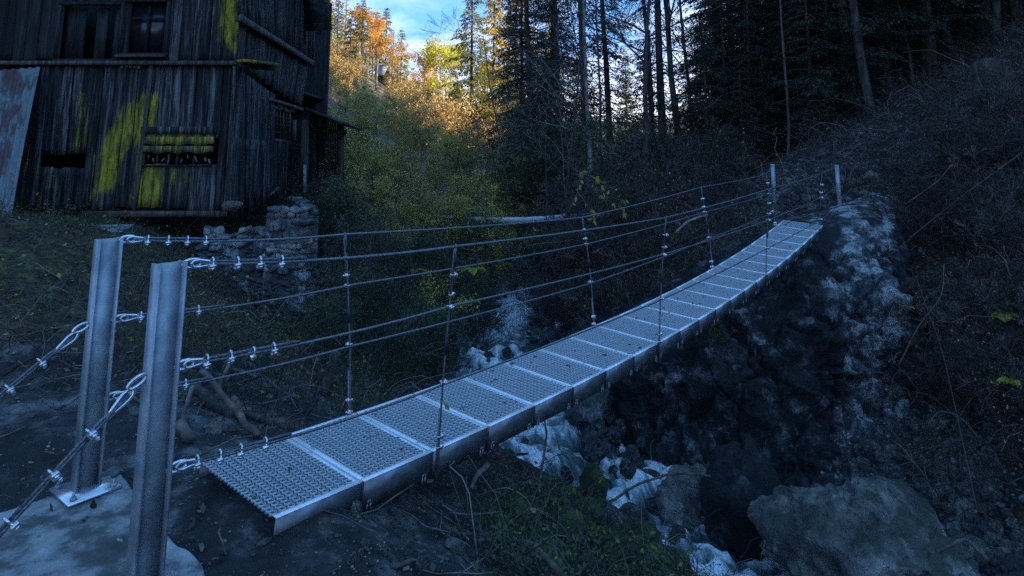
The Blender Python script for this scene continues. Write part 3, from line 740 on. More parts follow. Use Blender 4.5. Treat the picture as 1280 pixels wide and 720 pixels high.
for side in (0, 1):
    for lv in range(3):
        a = ATT[side, lv]; P = [a]+[nodes[side, i, lv] for i in range(4)]+[FAR[side, lv]]
        P = np.array(P); d0 = (P[1]-P[0])/np.linalg.norm(P[1]-P[0])
        # spans sag a little between the nodes
        pts = []
        for i in range(5):
            n = 14; t = np.linspace(0, 1, n, endpoint=False)[:, None]
            q = P[i]+(P[i+1]-P[i])*t; q[:, 2] -= (4*t*(1-t))[:, 0]*(.012 if i else .022); pts.append(q)
        pts = np.vstack(pts+[P[-1:]])
        start = a+d0*.075
        k0 = 1
        main = np.vstack([start, pts[k0+1:-1], P[-1]-(P[-1]-P[-2])/np.linalg.norm(P[-1]-P[-2])*.06])
        mb = MB(); mb.tubes(main, .0078 if lv < 1 else .0068, 7)
        # doubled tail from the thimble to past the last clamp
        Rr = np.linalg.norm(P[1]-P[0]); xs = CLIPX[side, lv]
        def at_px(px, pl):
            q = np.array([640+F*p[0]/((p[1])*cT+(p[2]-H)*sT) for p in pl]); k = np.nonzero((q[:-1] <= px) & (q[1:] > px))[0]
            k = k[0] if len(k) else 0; t = (px-q[k])/(q[k+1]-q[k]); return pl[k]*(1-t)+pl[k+1]*t, (pl[k+1]-pl[k])/np.linalg.norm(pl[k+1]-pl[k])
        cl_ = [at_px(x, pts) for x in xs]
        tail_end = cl_[-1][0]+cl_[-1][1]*.13
        mb.tubes([start+[0, 0, -.002], start+d0*.05+[0, 0, .013], cl_[0][0]+[0, 0, .015], cl_[-1][0]+[0, 0, .015], tail_end+[0, 0, .013]], .0068, 6)
        # thimble (teardrop) at each end
        o = local(mb.build('handrail_cable', M['rope'])); o['label'] = '%s rail cable on the %s side' % (LVN[lv], 'camera' if side == 0 else 'barn')
        mb = MB(); up = np.array([0, 0, 1.])
        for e, dd, sz in ((a, d0, 1.), (P[-1], (P[-2]-P[-1])/np.linalg.norm(P[-2]-P[-1]), .9)):
            e = e+dd*.05*sz; pr_ = [(-.018, 0), (-.008, .018), (.01, .021), (.05, .012), (.085, .003), (.085, -.003), (.05, -.012), (.01, -.021), (-.008, -.018), (-.018, 0)]
            uu = up-dd*dd[2]; uu /= np.linalg.norm(uu)
            mb.tubes(np.array([e+dd*x*sz+uu*y*sz*.72 for x, y in pr_]), .0075*sz, 6, cap=False)
        mb.build('thimble', M['zinc_bright'], o)
        pst = {0: PR, 1: PL}[side]; eye(a-BD*.004, BD, pst)
        eye(P[-1]+BD*.005, -BD, {0: PFR, 1: PFL}[side], .02, .006)
        for p, d in cl_: put_clip(o, p+np.array([0, 0, .006]), d, roll=rng.uniform(-.5, .5) if lv else rng.uniform(-.25, .25), sc=.95)
# back stays running down behind the posts
for pst, pb, py, name, drop, ln in ((PL, LB, 404, 'far', .80, 1.05), (PR, RB, 468, 'near', .80, .95)):
    a = pb-BD*.056; a = a.copy(); a[2] = zfor(a[0], a[1], py)
    g0 = pb-BD*ln; g0 = g0.copy(); g0[2] = -.02 if name == 'near' else .0
    if name == 'far': g0 = pb-BD*1.12; g0[2] = .0
    d = (g0-a)/np.linalg.norm(g0-a)
    eye(a, d*.9+np.array([0, 0, .25]), pst, .026, .0075)
    mb = MB(); st = a+d*.13
    mb.tubes([a+d*.085, g0], .0085, 7); mb.tubes([st, st+d*.08+[0, 0, .015], a+d*.60+[0, 0, .014]], .007, 6)
    o = local(mb.build('anchor_cable', M['rope'])); o['label'] = 'anchor cable running down from the %s post' % name
    uu = np.array([0, 0, 1.])-d*d[2]; uu /= np.linalg.norm(uu)
    mb = MB(); mb.tubes(np.array([a+d*(.085+x*.8)+uu*y*.8 for x, y in [(-.03, 0), (-.012, .018), (.02, .022), (.08, .012), (.125, .003), (.125, -.003), (.08, -.012), (.02, -.022), (-.012, -.018), (-.03, 0)]]), .0075, 6, cap=False)
    mb.build('thimble', M['zinc_bright'], o)
    for t in (.25, .40, .56): put_clip(o, a+d*t+np.array([0, 0, .006]), d, roll=rng.uniform(-1, 1), sc=1.05)
# hangers
for side in (0, 1):
    for i, (s, *rows) in enumerate(HG[side]):
        sg = -1 if side == 0 else 1
        tp, md, lw = [nodes[side, i, k] for k in range(3)]
        bt = deck(s, side)+BN*sg*.02; b2 = bt-[0, 0, .17]
        mb = MB()
        lw2 = lw*.93+bt*.07
        P = np.array([tp+[0, 0, .004], tp*.7+md*.3, md, md*.5+lw*.5, lw, lw*.75+bt*.25, bt+[0, 0, .02], b2])
        mb.tubes(P, .0062, 7)
        # loop over the top rail: second leg down to the clamps
        q = (md-tp)
        mb.tubes(np.array([tp+[0, 0, .014], tp+q*.1-BD*.012, tp+q*.35-BD*.010, tp+q*.8-BD*.009]), .0062, 6)
        mb.tubes(np.array([lw+(bt-lw)*.35-BD*.012, bt+[0, 0, .02]-BD*.012, b2-BD*.012]), .0062, 6)
        o = local(mb.build('hanger', M['rope']))
        mb = MB(); mb.tubes(np.array([md+(lw-md)*.35, md+(lw-md)*.62]), .0105, 7); mb.tubes([tp+q*.12, tp+q*.36], .0105, 7)
        mb.build('rubber_sleeve', M['strap_dark'], o)
        dv = (lw-tp)/np.linalg.norm(lw-tp)
        big = (.8, .95, 1.15, 1.3)[i]
        for c, rl in ((tp+q*.47, 1.3), (tp+q*.80, 1.5), (bt+(lw-bt)*.22, 1.4), (bt+[0, 0, .02], 1.6), (lw+(md-lw)*.04, .6), (md, .4)):
            put_clip(o, c, dv, roll=rl+rng.uniform(-.5, .5), me=CM2, sc=1.05*big)

# concrete footing
mb = MB()
poly = [atZ(-160, 690, 0)[:2], atZ(150, 590, 0)[:2], atZ(206, 655, 0)[:2], atZ(262, 722, 0)[:2], (-1.22, 2.2), (-2.6, 1.6)]
poly = np.array(poly)
E_ = []
for i in range(len(poly)):
    a, b = poly[i], poly[(i+1) % len(poly)]; n = max(2, int(np.linalg.norm(b-a)/.05))
    t = np.linspace(0, 1, n, endpoint=False)[:, None]; E_.append(a+(b-a)*t)
E_ = np.vstack(E_); cen = E_.mean(0); nE = len(E_)
P3 = np.c_[E_, np.zeros(nE)]
wob = fbm(P3*6, 3, 71)[:, None]*.025+fbm(P3*20, 2, 72)[:, None]*.008
dirc = (E_-cen)/np.linalg.norm(E_-cen, axis=1, keepdims=True)
rings = []
for fr_, dz in ((1.0, -.25), (1.0, -.012), (.985, -.001)): rings.append(np.c_[cen+(E_-cen)*fr_+dirc*wob, np.full(nE, dz)])
for fr_ in np.linspace(.93, .03, 14): rings.append(np.c_[cen+(E_-cen)*fr_, np.zeros(nE)])
V = np.vstack(rings)
top = slice(2*nE, None); V[top, 2] += fbm(V[top]*5, 4, 73)*.008+fbm(V[top]*28, 2, 74)*.0022-.003
ii = np.arange(len(V)).reshape(len(rings), nE)
Qs = np.stack([ii[:-1], np.roll(ii, -1, 1)[:-1], np.roll(ii, -1, 1)[1:], ii[1:]], -1).reshape(-1, 4)
mb.add(V, Qs)
o = mb.build('concrete_footing', M['concrete'], smooth=True, base=(cen[0], cen[1], 0))
tag(o, 'rough grey concrete footing slab under the two near steel posts', 'footing')
# ------------------------------------------------------------------ the barn
BY = 11.0
def fp(px, py, out=0.): p = atY(px, py, BY); p[1] -= out; return p
Cn = fp(286, 262)[:2]
SD = np.array([-.075, 1.0]); SD /= np.linalg.norm(SD); SN = np.array([SD[1], -SD[0]])
def sp(px, py, out=0.):                 # point on the side wall
    r = ray(px, py); o = Cn+SN*out
    A = np.array([[r[0], -SD[0]], [r[1], -SD[1]]]); t, k = np.linalg.solve(A, o)
    return np.array([r[0]*t, r[1]*t, r[2]*t+H])
def sside(u, z, out=0.): q = Cn+SD*u+SN*out; return np.array([q[0], q[1], z])
barn = empty('derelict_barn', (Cn[0]-3, BY+2, .7))
tag(barn, 'derelict dark timber barn with peeling yellow paint standing on a stone wall', 'barn')
def blocal(o): o.parent = barn; o.location = -np.asarray(barn.location); return o
# front is parallel to the view plane: x measured from the pixels at mid height
def X(px, py=180): return fp(px, py)[0]
def Z(py, px=200): return fp(px, py)[2]
xl = -12.5; xr = Cn[0]
PAINT = [(88, 100, 118, 200, .9), (100, 112, 140, 190, .6), (128, 140, 160, 235, .95), (140, 152, 140, 232, .95), (150, 160, 135, 200, .8), (162, 175, 125, 180, .7), (168, 190, 160, 262, 1.0), (178, 195, 120, 172, .9),
         (183, 268, 172, 190, 1.2), (186, 200, 190, 262, .85), (215, 224, 120, 165, .35), (230, 236, 118, 150, .5), (205, 214, 205, 240, .6), (218, 230, 205, 245, .55), (235, 246, 205, 245, .5), (28, 42, 175, 262, .55), (44, 62, 200, 262, .55), (112, 126, 190, 262, .5), (70, 80, 120, 190, .4), (180, 186, 210, 262, .9), (246, 262, 208, 262, .4), (66, 90, 205, 240, .5),
         (258, 265, -20, 42, .9), (268, 276, -20, 52, .7), (282, 294, -40, 56, 1.0), (105, 110, 100, 200, .4), (60, 66, 150, 190, .3), (192, 200, 236, 262, .5)]
PR3 = [(X(a), X(b), Z(d), Z(c), w) for a, b, c, d, w in PAINT]
def paint(v):
    o = np.zeros(len(v))
    for x0, x1, z0, z1, w in PR3:
        w = w*1.18+.06
        f = sstep(x0-.06, x0+.04, v[:, 0])*(1-sstep(x1-.04, x1+.06, v[:, 0]))*sstep(z0-.5, z0+.15, v[:, 2])*(1-sstep(z1-.1, z1+.35, v[:, 2]))
        o = np.maximum(o, w*f)
    return o
def boards_front(mb, x0, x1, z0, z1, holes=(), w=(.14, .24), depth=.025, jit=.03, ragged=.06, y=None, missing=0.):
    x = x0; y = BY if y is None else y
    while x < x1-.05:
        ww = min(rng.uniform(*w), x1-x)
        segs = [(z0+rng.uniform(-ragged, ragged), z1+rng.uniform(-.01, .02))]
        for hx0, hx1, hz0, hz1 in holes:
            if x+ww*.5 > hx0 and x+ww*.5 < hx1:
                n = []
                for a, b in segs:
                    if hz0 > a and hz0 < b: n.append((a, hz0+rng.uniform(-.02, .02)))
                    if hz1 < b and hz1 > a: n.append((hz1+rng.uniform(-.02, .02), b))
                    if hz1 <= a or hz0 >= b: n.append((a, b))
                segs = n
        for a, b in segs:
            if b-a < .05 or rng.random() < missing: continue
            oy = rng.uniform(0, .02); tl = rng.uniform(-jit, jit)*.4
            ns = max(1, int((b-a)/.12))
            zs = np.linspace(a, b, ns+1)
            ring = np.array([(0, 0), (ww-rng.uniform(.006, .02), 0), (ww-.01, depth), (0, depth)])
            v = np.array([(x+q[0]+tl*(z-a)/(b-a+1e-6), y-oy-depth+q[1], z) for z in zs for q in ring])
            q = [(0, 3, 2, 1), (ns*4, ns*4+1, ns*4+2, ns*4+3)]
            for k in range(ns):
                for j in range(4): q.append((k*4+j, k*4+(j+1) % 4, k*4+4+(j+1) % 4, k*4+4+j))
            mb.add(v, q, paint=paint(v))
        x += ww
zf = Z(80); zb = Z(263)
hA = (X(55), X(106), Z(210), Z(193)); hB = (X(181), X(268), Z(206), Z(172))
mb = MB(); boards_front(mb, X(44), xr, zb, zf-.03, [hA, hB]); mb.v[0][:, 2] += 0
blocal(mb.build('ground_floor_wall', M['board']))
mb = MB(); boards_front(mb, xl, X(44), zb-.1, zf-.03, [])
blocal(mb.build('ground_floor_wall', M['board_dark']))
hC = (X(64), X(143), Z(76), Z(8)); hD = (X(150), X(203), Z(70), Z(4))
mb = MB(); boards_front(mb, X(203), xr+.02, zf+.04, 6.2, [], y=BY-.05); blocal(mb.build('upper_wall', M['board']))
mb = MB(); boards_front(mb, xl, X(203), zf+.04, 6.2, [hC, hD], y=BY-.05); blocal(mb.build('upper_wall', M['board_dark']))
# ledge and sill beams
mb = MB(); mb.box(((xl+xr)/2, BY-.08, zf), (xr-xl+.2, .14, .07)); blocal(mb.build('ledge_beam', M['beam']))
mb = MB(); mb.box(((X(112)+X(292))/2, BY-.03, zb-.05), (X(292)-X(112), .10, .09)); blocal(mb.build('sill_beam', M['beam']))
# upper window
def rectframe(mb, x0, x1, z0, z1, y, t=.05, d=.06):
    mb.box(((x0+x1)/2, y, z0), (x1-x0+t, d, t)); mb.box(((x0+x1)/2, y, z1), (x1-x0+t, d, t))
    for x in (x0, x1): mb.box((x, y, (z0+z1)/2), (t*.9, d*.95, z1-z0-t))
mb = MB(); rectframe(mb, X(143), X(201), Z(70), Z(2), BY-.10, .07); mb.box((X(174), BY-.04, (Z(70)+Z(8))/2), (.04, .04, Z(8)-Z(70))); mb.box(((X(143)+X(201))/2, BY-.05, Z(24)), (X(201)-X(143), .03, .03))
w_ = blocal(mb.build('window', M['board_dark']))
mb = MB(); mb.box(((X(141)+X(203))/2, BY-.15, Z(72)), (X(203)-X(141), .10, .045)); mb.build('sill', M['beam'], w_)
mb = MB(); mb.box(((X(143)+X(201))/2, BY+.0, (Z(70)+Z(2))/2), (X(201)-X(143)-.02, .01, Z(2)-Z(70)-.02))
gl = bpy.data.materials.new('dirty window glass'); gl.use_nodes = True; gb = gl.node_tree.nodes['Principled BSDF']; gb.inputs['Base Color'].default_value = (.012, .013, .016, 1); gb.inputs['Roughness'].default_value = .25
mb.build('pane', gl, w_)
mb = MB(); rectframe(mb, X(62), X(144), Z(77), Z(6), BY-.09, .06); w2 = blocal(mb.build('loft_opening', M['board_dark']))
mb = MB()
for a, b in ((64, 78), (79, 90), (104, 118), (128, 141)): mb.box(((X(a)+X(b))/2, BY+.04, (Z(75)+Z(10))/2), (X(b)-X(a), .03, Z(10)-Z(75)), paint=0.)
mb.build('loose_board', M['board_dark'], w2)
# broad low opening with broken panes and yellow boards above
mb = MB(); mb.box(((hB[0]+hB[1])/2, BY-.05, Z(163)), (hB[1]-hB[0]+.1, .05, .12)); 
def ybox(x0, x1, z0, z1, y):
    n = 24; xs = np.linspace(x0, x1, n+1); V = []; q = []
    for k, x in enumerate(xs):
        dz = .015*math.sin(k*.9); V += [(x, y-.03, z0+dz), (x, y, z0+dz), (x, y, z1), (x, y-.03, z1)]
        if k:
            for j in range(4): q.append(((k-1)*4+j, (k-1)*4+(j+1) % 4, k*4+(j+1) % 4, k*4+j))
    V = np.array(V); return V, q
V, q = ybox(hB[0]-.02, hB[1]+.02, Z(181), Z(171), BY-.04); mb.add(V, q, paint=.85)
V, q = ybox(hB[0]-.02, hB[1]+.02, Z(191), Z(182.5), BY-.045); mb.add(V, q, paint=.75)
mb.box(((hB[0]+hB[1])/2, BY-.04, Z(207)), (hB[1]-hB[0], .05, .025)); 
for px in (198, 212, 222, 243): mb.box((X(px), BY+.03, Z(199)), (.05 if px < 240 else .03, .03, .2), frame((.1 if px > 220 else 0, 0, 1)))
w3 = blocal(mb.build('window', M['board'])); w3['label'] = 'low wide opening under yellow boards'
mb = MB()
for px in (187, 193, 205, 228, 236, 246, 258, 263): mb.box((X(px), BY+.02, Z(198+rng.uniform(-4, 4))), (.06, .008, .09*rng.uniform(.5, 1.2)), frame((rng.uniform(-.5, .5), 0, 1)))
mb.build('pane', M['plank_pale'], w3)
# front door edge post and gable corner posts
mb = MB(); mb.box((X(181), BY-.06, (zf+zb)/2), (.05, .06, zf-zb), frame((.035, 0, 1)), 8, paint=0.); mb.box((xr+.02, BY-.02, (zb+6)/2), (.12, .12, 6-zb), None, 8, paint=0.)
blocal(mb.build('corner_post', M['beam']))
# daylight chinks at the top of the wall, imitated by small pale pieces
mb = MB()
for px in (146, 152, 157, 163, 168): mb.box((X(px), BY-.06, Z(83)), (.045, .02, .06+rng.uniform(0, .04)))
blocal(mb.build('loose_board', M['plank_pale']))
# side wall
def side_boards(mb, pts_top, pts_bot, n, thick=.025, out=0., w=.9, ragged=.05, paintv=0., missing=0.):
    # pts: (px, py) at both ends of top and bottom edge on the side wall
    T0, T1 = [sp(*p, out) for p in pts_top]; B0_, B1 = [sp(*p, out) for p in pts_bot]
    for k in range(n):
        a, b = k/n, (k+w*rng.uniform(.8, 1))/n
        if rng.random() < missing: continue
        o = np.array([SN[0], SN[1], 0])*(rng.uniform(0, .04)); th = np.array([SN[0], SN[1], 0])*thick
        ta = T0+(T1-T0)*a; tb = T0+(T1-T0)*b; ba = B0_+(B1-B0_)*(a+rng.uniform(-.01, .01)); bb = B0_+(B1-B0_)*b
        dz = np.array([0, 0, rng.uniform(-ragged, ragged)]); ba = ba+dz; bb = bb+dz
        L = [];
        for t in np.linspace(0, 1, 7):
            p, q = ba+(ta-ba)*t, bb+(tb-bb)*t
            L += [p+o, q+o, q+o+th, p+o+th]
        V = np.array(L); Qq = [(0, 3, 2, 1), (24, 25, 26, 27)]
        for i in range(6):
            for j in range(4): Qq.append((i*4+j, i*4+(j+1) % 4, i*4+4+(j+1) % 4, i*4+4+j))
        mb.add(V, Qq, paint=paintv*rng.random())
mb = MB(); side_boards(mb, ((288, -90), (394, -90)), ((296, 20), (391, 78)), 26, out=.06, paintv=.35); blocal(mb.build('side_upper_wall', M['board']))
mb = MB(); side_boards(mb, ((296, 24), (388, 80)), ((294, 80), (378, 136)), 24, missing=.08); blocal(mb.build('side_middle_wall', M['board']))
mb = MB(); side_boards(mb, ((290, 82), (340, 118)), ((286, 262), (342, 250)), 15, missing=.05, ragged=.12); side_boards(mb, ((341, 176), (378, 178)), ((341, 250), (376, 243)), 9, ragged=.1)
side_boards(mb, ((286, 172), (330, 176)), ((284, 264), (330, 254)), 10, out=.05, ragged=.12)
side_boards(mb, ((344, 128), (366, 134)), ((344, 137), (366, 142)), 4); blocal(mb.build('side_lower_wall', M['board']))
# ledge on the side, eaves, rotted bits
def beam_pts(mb, a, b, t=.1, h=.1, **k):
    a = np.asarray(a); b = np.asarray(b); mb.box((a+b)/2, (t, h, np.linalg.norm(b-a)), frame(b-a), **k)
mb = MB(); beam_pts(mb, sp(298, 22, .1), sp(390, 79, .1), .1, .12); beam_pts(mb, sp(336, 124, .05), sp(378, 137, .05), .07, .07); blocal(mb.build('ledge_beam', M['beam']))
mb = MB(); beam_pts(mb, sp(300, 76, .15), sp(318, 80, .15)+np.array([.35, 0, -.02]), .25, .05, paint=.9); beam_pts(mb, sp(300, 82, .1), sp(322, 86, .2)+np.array([.25, 0, 0]), .1, .06)
beam_pts(mb, sp(336, 245, .3), sp(348, 234, .35), .06, .03); blocal(mb.build('loose_board', M['board']))
# barred window
mb = MB(); a, b, c, d = sp(342, 134, .03), sp(362, 140, .03), sp(362, 177, .03), sp(342, 175, .03)
for p, q in ((a, b), (b, c), (c, d), (d, a)): beam_pts(mb, p, q, .05, .05)
for t in (.2, .4, .6, .8): beam_pts(mb, a+(b-a)*t, d+(c-d)*t, .025, .02)
for t in (.25, .5, .75): beam_pts(mb, a+(d-a)*t, b+(c-b)*t, .02, .02)
blocal(mb.build('barred_window', M['beam']))
# back, far walls, floor and roof, so that it is a closed building
mb = MB(); dep = 6.5
mb.box(((xl+xr)/2-.3, BY+dep, 3.2), (xr-xl, .08, 5.6)); mb.box((xl, BY+dep/2, 3.2), (.08, dep, 5.6)); mb.box(((xl+xr)/2-.1, BY+dep/2, zf+.0), (xr-xl-.6, dep-.1, .06))
u0 = sside(.1, 0, -.30); u1 = sside(4.2, 0, -.30)
blocal(mb.build('back_wall', M['board_dark']))
mb = MB()
yr = 8.6; e0 = 6.1
mb.hexa([(xl-.6, BY-.9, e0-.2), (xr+1.0, BY-.9, e0-.2), (xr+.1, BY+3.3, yr), (xl-.6, BY+3.3, yr)], [(xl-.6, BY-.9, e0-.08), (xr+1.0, BY-.9, e0-.08), (xr+.1, BY+3.3, yr+.12), (xl-.6, BY+3.3, yr+.12)])
mb.hexa([(xl-.6, BY+3.3, yr), (xr+.1, BY+3.3, yr), (xr-.75, BY+7.6, e0-.2), (xl-.6, BY+7.6, e0-.2)], [(xl-.6, BY+3.3, yr+.12), (xr+.1, BY+3.3, yr+.12), (xr-.75, BY+7.6, e0-.08), (xl-.6, BY+7.6, e0-.08)])
rf = blocal(mb.build('roof', M['roofing']))
# overhanging boards at the far upper corner of the side wall
mb = MB(); a = sp(388, -60, .1); beam_pts(mb, sp(392, -50, .35), sp(392, 38, .35)+np.array([.12, 0, 0]), .5, .35); beam_pts(mb, sp(396, 32, .3), sp(398, 40, .5), .12, .1); blocal(mb.build('eaves_board', M['roofing']))
# lean-to on the far side over posts
ux = np.array([SD[0], SD[1], 0]); LT = sp(384, 200, 0)[:2]; 
def lt(px, py, Y): return atY(px, py, Y)
lean = 15.6
mb = MB()
mb.hexa([lt(382, 138, lean-1.6), lt(436, 158, lean-1.6), lt(452, 164, lean+1.5), lt(392, 146, lean+1.5)], [lt(382, 134, lean-1.6), lt(436, 154, lean-1.6), lt(453, 160.5, lean+1.5), lt(392, 142, lean+1.5)])
l_ = blocal(mb.build('lean_to_roof', M['roofing']))
mb = MB(); n = 13
for k in range(n):
    x0 = 397+k*(28/n); x1 = x0+28/n*.86; r1, r2 = rng.uniform(-2, 3, 2)
    if k == 1: continue
    mb.hexa([lt(x0, 221+r1, lean), lt(x1, 221+r1, lean), lt(x1, 221+r1, lean+.05), lt(x0, 221+r1, lean+.05)], [lt(x0, 148+k*.6, lean), lt(x1, 148+k*.6, lean), lt(x1, 148+k*.6, lean+.05), lt(x0, 148+k*.6, lean+.05)], paint=0.)
mb.build('boarding', M['board_dark'], l_)
mb = MB()
for nm_, a_, b_, t_, h_, pv in (('post', lt(392, 142, lean-.1), lt(391, 222, lean-.1), .16, .16, .15), ('post', lt(426, 156, lean-.1), lt(426, 232, lean-.1), .12, .12, 0), ('beam', lt(388, 162, lean-.15), lt(432, 166, lean-.15), .12, .14, 0),
    ('beam', lt(387, 232, lean-.2), lt(427, 224, lean-.2), .16, .12, 0), ('beam', lt(390, 240, lean-.3), lt(426, 231, lean-.3), .12, .12, .2), ('post', lt(395, 234, lean-.1), lt(397, 345, lean-.1), .18, .18, .1), ('post', lt(422, 232, lean+.1), lt(424, 330, lean+.1), .14, .14, 0),
    ('brace', lt(400, 262, lean), lt(424, 286, lean), .08, .08, 0), ('beam', lt(398, 300, lean), lt(420, 296, lean), .10, .10, 0), ('post', lt(382, 150, lean-1.4), lt(380, 245, lean-1.4), .14, .14, 0), ('post', lt(368, 150, lean-1.8), lt(368, 176, lean-1.8), .08, .08, 0)):
    mb = MB(); beam_pts(mb, a_, b_, t_, h_, paint=pv); mb.build(nm_, M['beam'], l_)
mb = MB(); beam_pts(mb, lt(381, 206, lean-1.6), lt(381, 244, lean-1.6), .12, .04); mb.build('loose_board', M['plank_pale'], l_)
mb = MB(); mb.hexa([lt(384, 345, lean+.6), lt(430, 330, lean+.6), lt(430, 330, lean+.9), lt(384, 345, lean+.9)], [lt(384, 225, lean+.6), lt(428, 225, lean+.6), lt(428, 225, lean+.9), lt(384, 225, lean+.9)], paint=0.); mb.build('back_boarding', M['board_dark'], l_)

M['rock_pier'] = m_rock('pier stone', [(.3, (.12, .115, .11)), (.5, (.34, .33, .315)), (.68, (.6, .585, .56))], (.12, .12, .118), 2.4, .4, .5)
# stone wall below the barn
def stone_wall(name, faces, label, mat='rock_wall', hole=None):
    r = np.random.default_rng(5); mb = MB()
    STN = [rock_verts(2, 300+k, 12, .10)[0] for k in range(14)]; f0 = ICO[2][1]
    for (A, B, ztf, zbf, n) in faces:   # A, B: ground line ends (xy); ztf/zbf(t): top, bottom height
        L = np.linalg.norm(np.array(B)-np.array(A)); d = (np.array(B)-np.array(A))/L; nn = np.array(n)
        z = min(zbf(0), zbf(1)); 
        while z < max(ztf(0), ztf(1)):
            h = r.uniform(.05, .12); t = -r.uniform(0, .2)
            while t < L:
                w = r.uniform(.06, .13)*(1+2.2*r.random()**3); tc = (t+w/2)/L
                if 0 <= tc <= 1.0 and z < ztf(tc) and z+h > zbf(tc):
                    c = np.array([*(np.array(A)+d*(t+w/2)+nn*r.uniform(-.05, .05)), z+h/2])
                    vv_ = STN[r.integers(len(STN))]; vv_ = np.sign(vv_)*np.abs(vv_)**.75; fl_ = r.choice((-1, 1), 3); fl_[1] = fl_.prod()*fl_[1]; vv_ = vv_*fl_*(1.12 if True else 1)
                    V = vv_*np.array([w*.60, .10, h*.62*r.uniform(.8, 1.25)]); a_ = r.uniform(-.3, .3)
                    V = np.stack([V[:, 0]*math.cos(a_)-V[:, 2]*math.sin(a_), V[:, 1], V[:, 0]*math.sin(a_)+V[:, 2]*math.cos(a_)], 1)
                    V = V[:, :1]*np.array([*d, 0])+V[:, 1:2]*np.array([*nn, 0])+V[:, 2:]*np.array([0, 0, 1.])+c
                    mb.add(V, t=f0)
                t += w
            z += h*.92
        # rubble core behind the stones
        A3 = np.array([*A]); B3 = np.array([*B]); q = nn*.055
        mb.hexa([(*(A3+q), zbf(0)-.2), (*(B3+q), zbf(1)-.2), (*(B3-nn*.5), zbf(1)-.2), (*(A3-nn*.5), zbf(0)-.2)], [(*(A3+q), ztf(0)-.12), (*(B3+q), ztf(1)-.12), (*(B3-nn*.5), ztf(1)-.12), (*(A3-nn*.5), ztf(0)-.12)])
    return mb.build(name, M[mat])
wy = 10.75
a = atY(236, 262, wy); b = atY(332, 262, wy); c = atY(391, 250, wy+.1); e = atY(391, 250, wy+.1)
W1b = None
zt1 = lambda t: .50+.05*math.sin(t*9)
zt2 = lambda t: .86+.06*math.sin(t*5)+.05*t
W1 = ((a[0]+.25, a[1]), (b[0], b[1]), zt1, lambda t: .1-1.2*t, (0, -1)); c = atY(388, 250, wy-.35); b2_ = atY(336, 250, wy-.35); W2 = ((b2_[0], wy-.35), (c[0], wy-.35), zt2, lambda t: -1.7, (0, -1)); W3 = ((c[0], wy-.3), (c[0]-1.5, wy+3.2), zt2, lambda t: -1.6, (1, 0))
o = stone_wall('stone_wall', (W1,), ''); tag(o, 'low dark rubble stone wall under the barn front beside the pier', 'wall')
o = stone_wall('stone_pier', (W2, W3), '', 'rock_wall'); tag(o, 'tall rough stone masonry pier carrying the right corner of the barn', 'pier')
# flat block on top of the wall
o = make_rock('stone_block', atY(289, 259, 10.45), (.20, .15, .10), 5, 'rock_pale', .3, 4, 14, .08); tag(o, 'flat pale stone block lying on the wall top at the barn corner', 'stone')
# corrugated sheet leaning at far left
mb = MB(); n = 90
A, B, C_, D_ = atY(50, 84, 10.7), atY(-90, 96, 10.7), atY(-110, 290, 9.7), atY(12, 284, 9.7)
V = []
for i in range(n+1):
    t = i/n
    for s_ in np.linspace(0, 1, 9):
        p = (A+(B-A)*t)*(1-s_)+(D_+(C_-D_)*t)*s_; nrm = np.array([0, -.9, .3]); p = p+nrm*(.022*math.sin(t*2*PI*14)+.03*math.sin(s_*3+t*2)); V.append(p)
V = np.array(V); ii = np.arange(len(V)).reshape(n+1, 9); qf = np.stack([ii[:-1, :-1], ii[:-1, 1:], ii[1:, 1:], ii[1:, :-1]], -1).reshape(-1, 4)
mb.add(V, qf); V2 = V+np.array([0, .006, -.002]); mb.add(V2, qf[:, ::-1])
o = mb.build('corrugated_sheet', M['metal_sheet'], smooth=True, base=(D_+C_)/2); tag(o, 'rusty blue corrugated metal sheet leaning against the left of the barn', 'metal sheet')
# pale plank lying in front of the barn
p0, p1 = hit(76, 291), hit(166, 287)
p0 = atY(76, 285, 9.6); p1 = atY(166, 283, 9.6)
mb = MB(); u = p1-p0; L = np.linalg.norm(u)
for k in range(3): mb.box((p0+p1)/2+np.array([0, -.02-k*.002, -.01*k+.015])+np.array([.03*k, -.13*k, -.02*k]), (.125, .03, L-.05*k), frame(u))
for t in (.12, .85): mb.box(p0+u*t+np.array([0, -.12, -.07]), (.10, .1, .34), frame((0, 1, 0)))
o = mb.build('plank_platform', M['plank_pale'], base=(p0+p1)/2); tag(o, 'pale weathered plank platform lying low on the grass before the barn', 'planks')
# pipe crossing behind the bridge
Yp = 16.5
P = np.array([atY(498, 264, Yp+3), atY(540, 271, Yp+2), atY(600, 275, Yp+.8), atY(660, 275, Yp), atY(722, 271, Yp-.8), atY(790, 271, Yp-2.2), atY(850, 281, Yp-2.8)])
P = cr(P, 8)
mb = MB(); mb.tubes(P, .075, 12); o = mb.build('water_pipe', M['pipe'], smooth=True, base=P[len(P)//2])
tag(o, 'long pale grey water pipe spanning the creek behind the rails', 'pipe')
mb = MB(); 
for k in (12, 30): mb.tubes([P[k]-P[len(P)//2]-[.035, 0, 0], P[k]-P[len(P)//2]+[.035, 0, 0]], .092, 12)
mb.build('collar', M['galv_dull'], o)
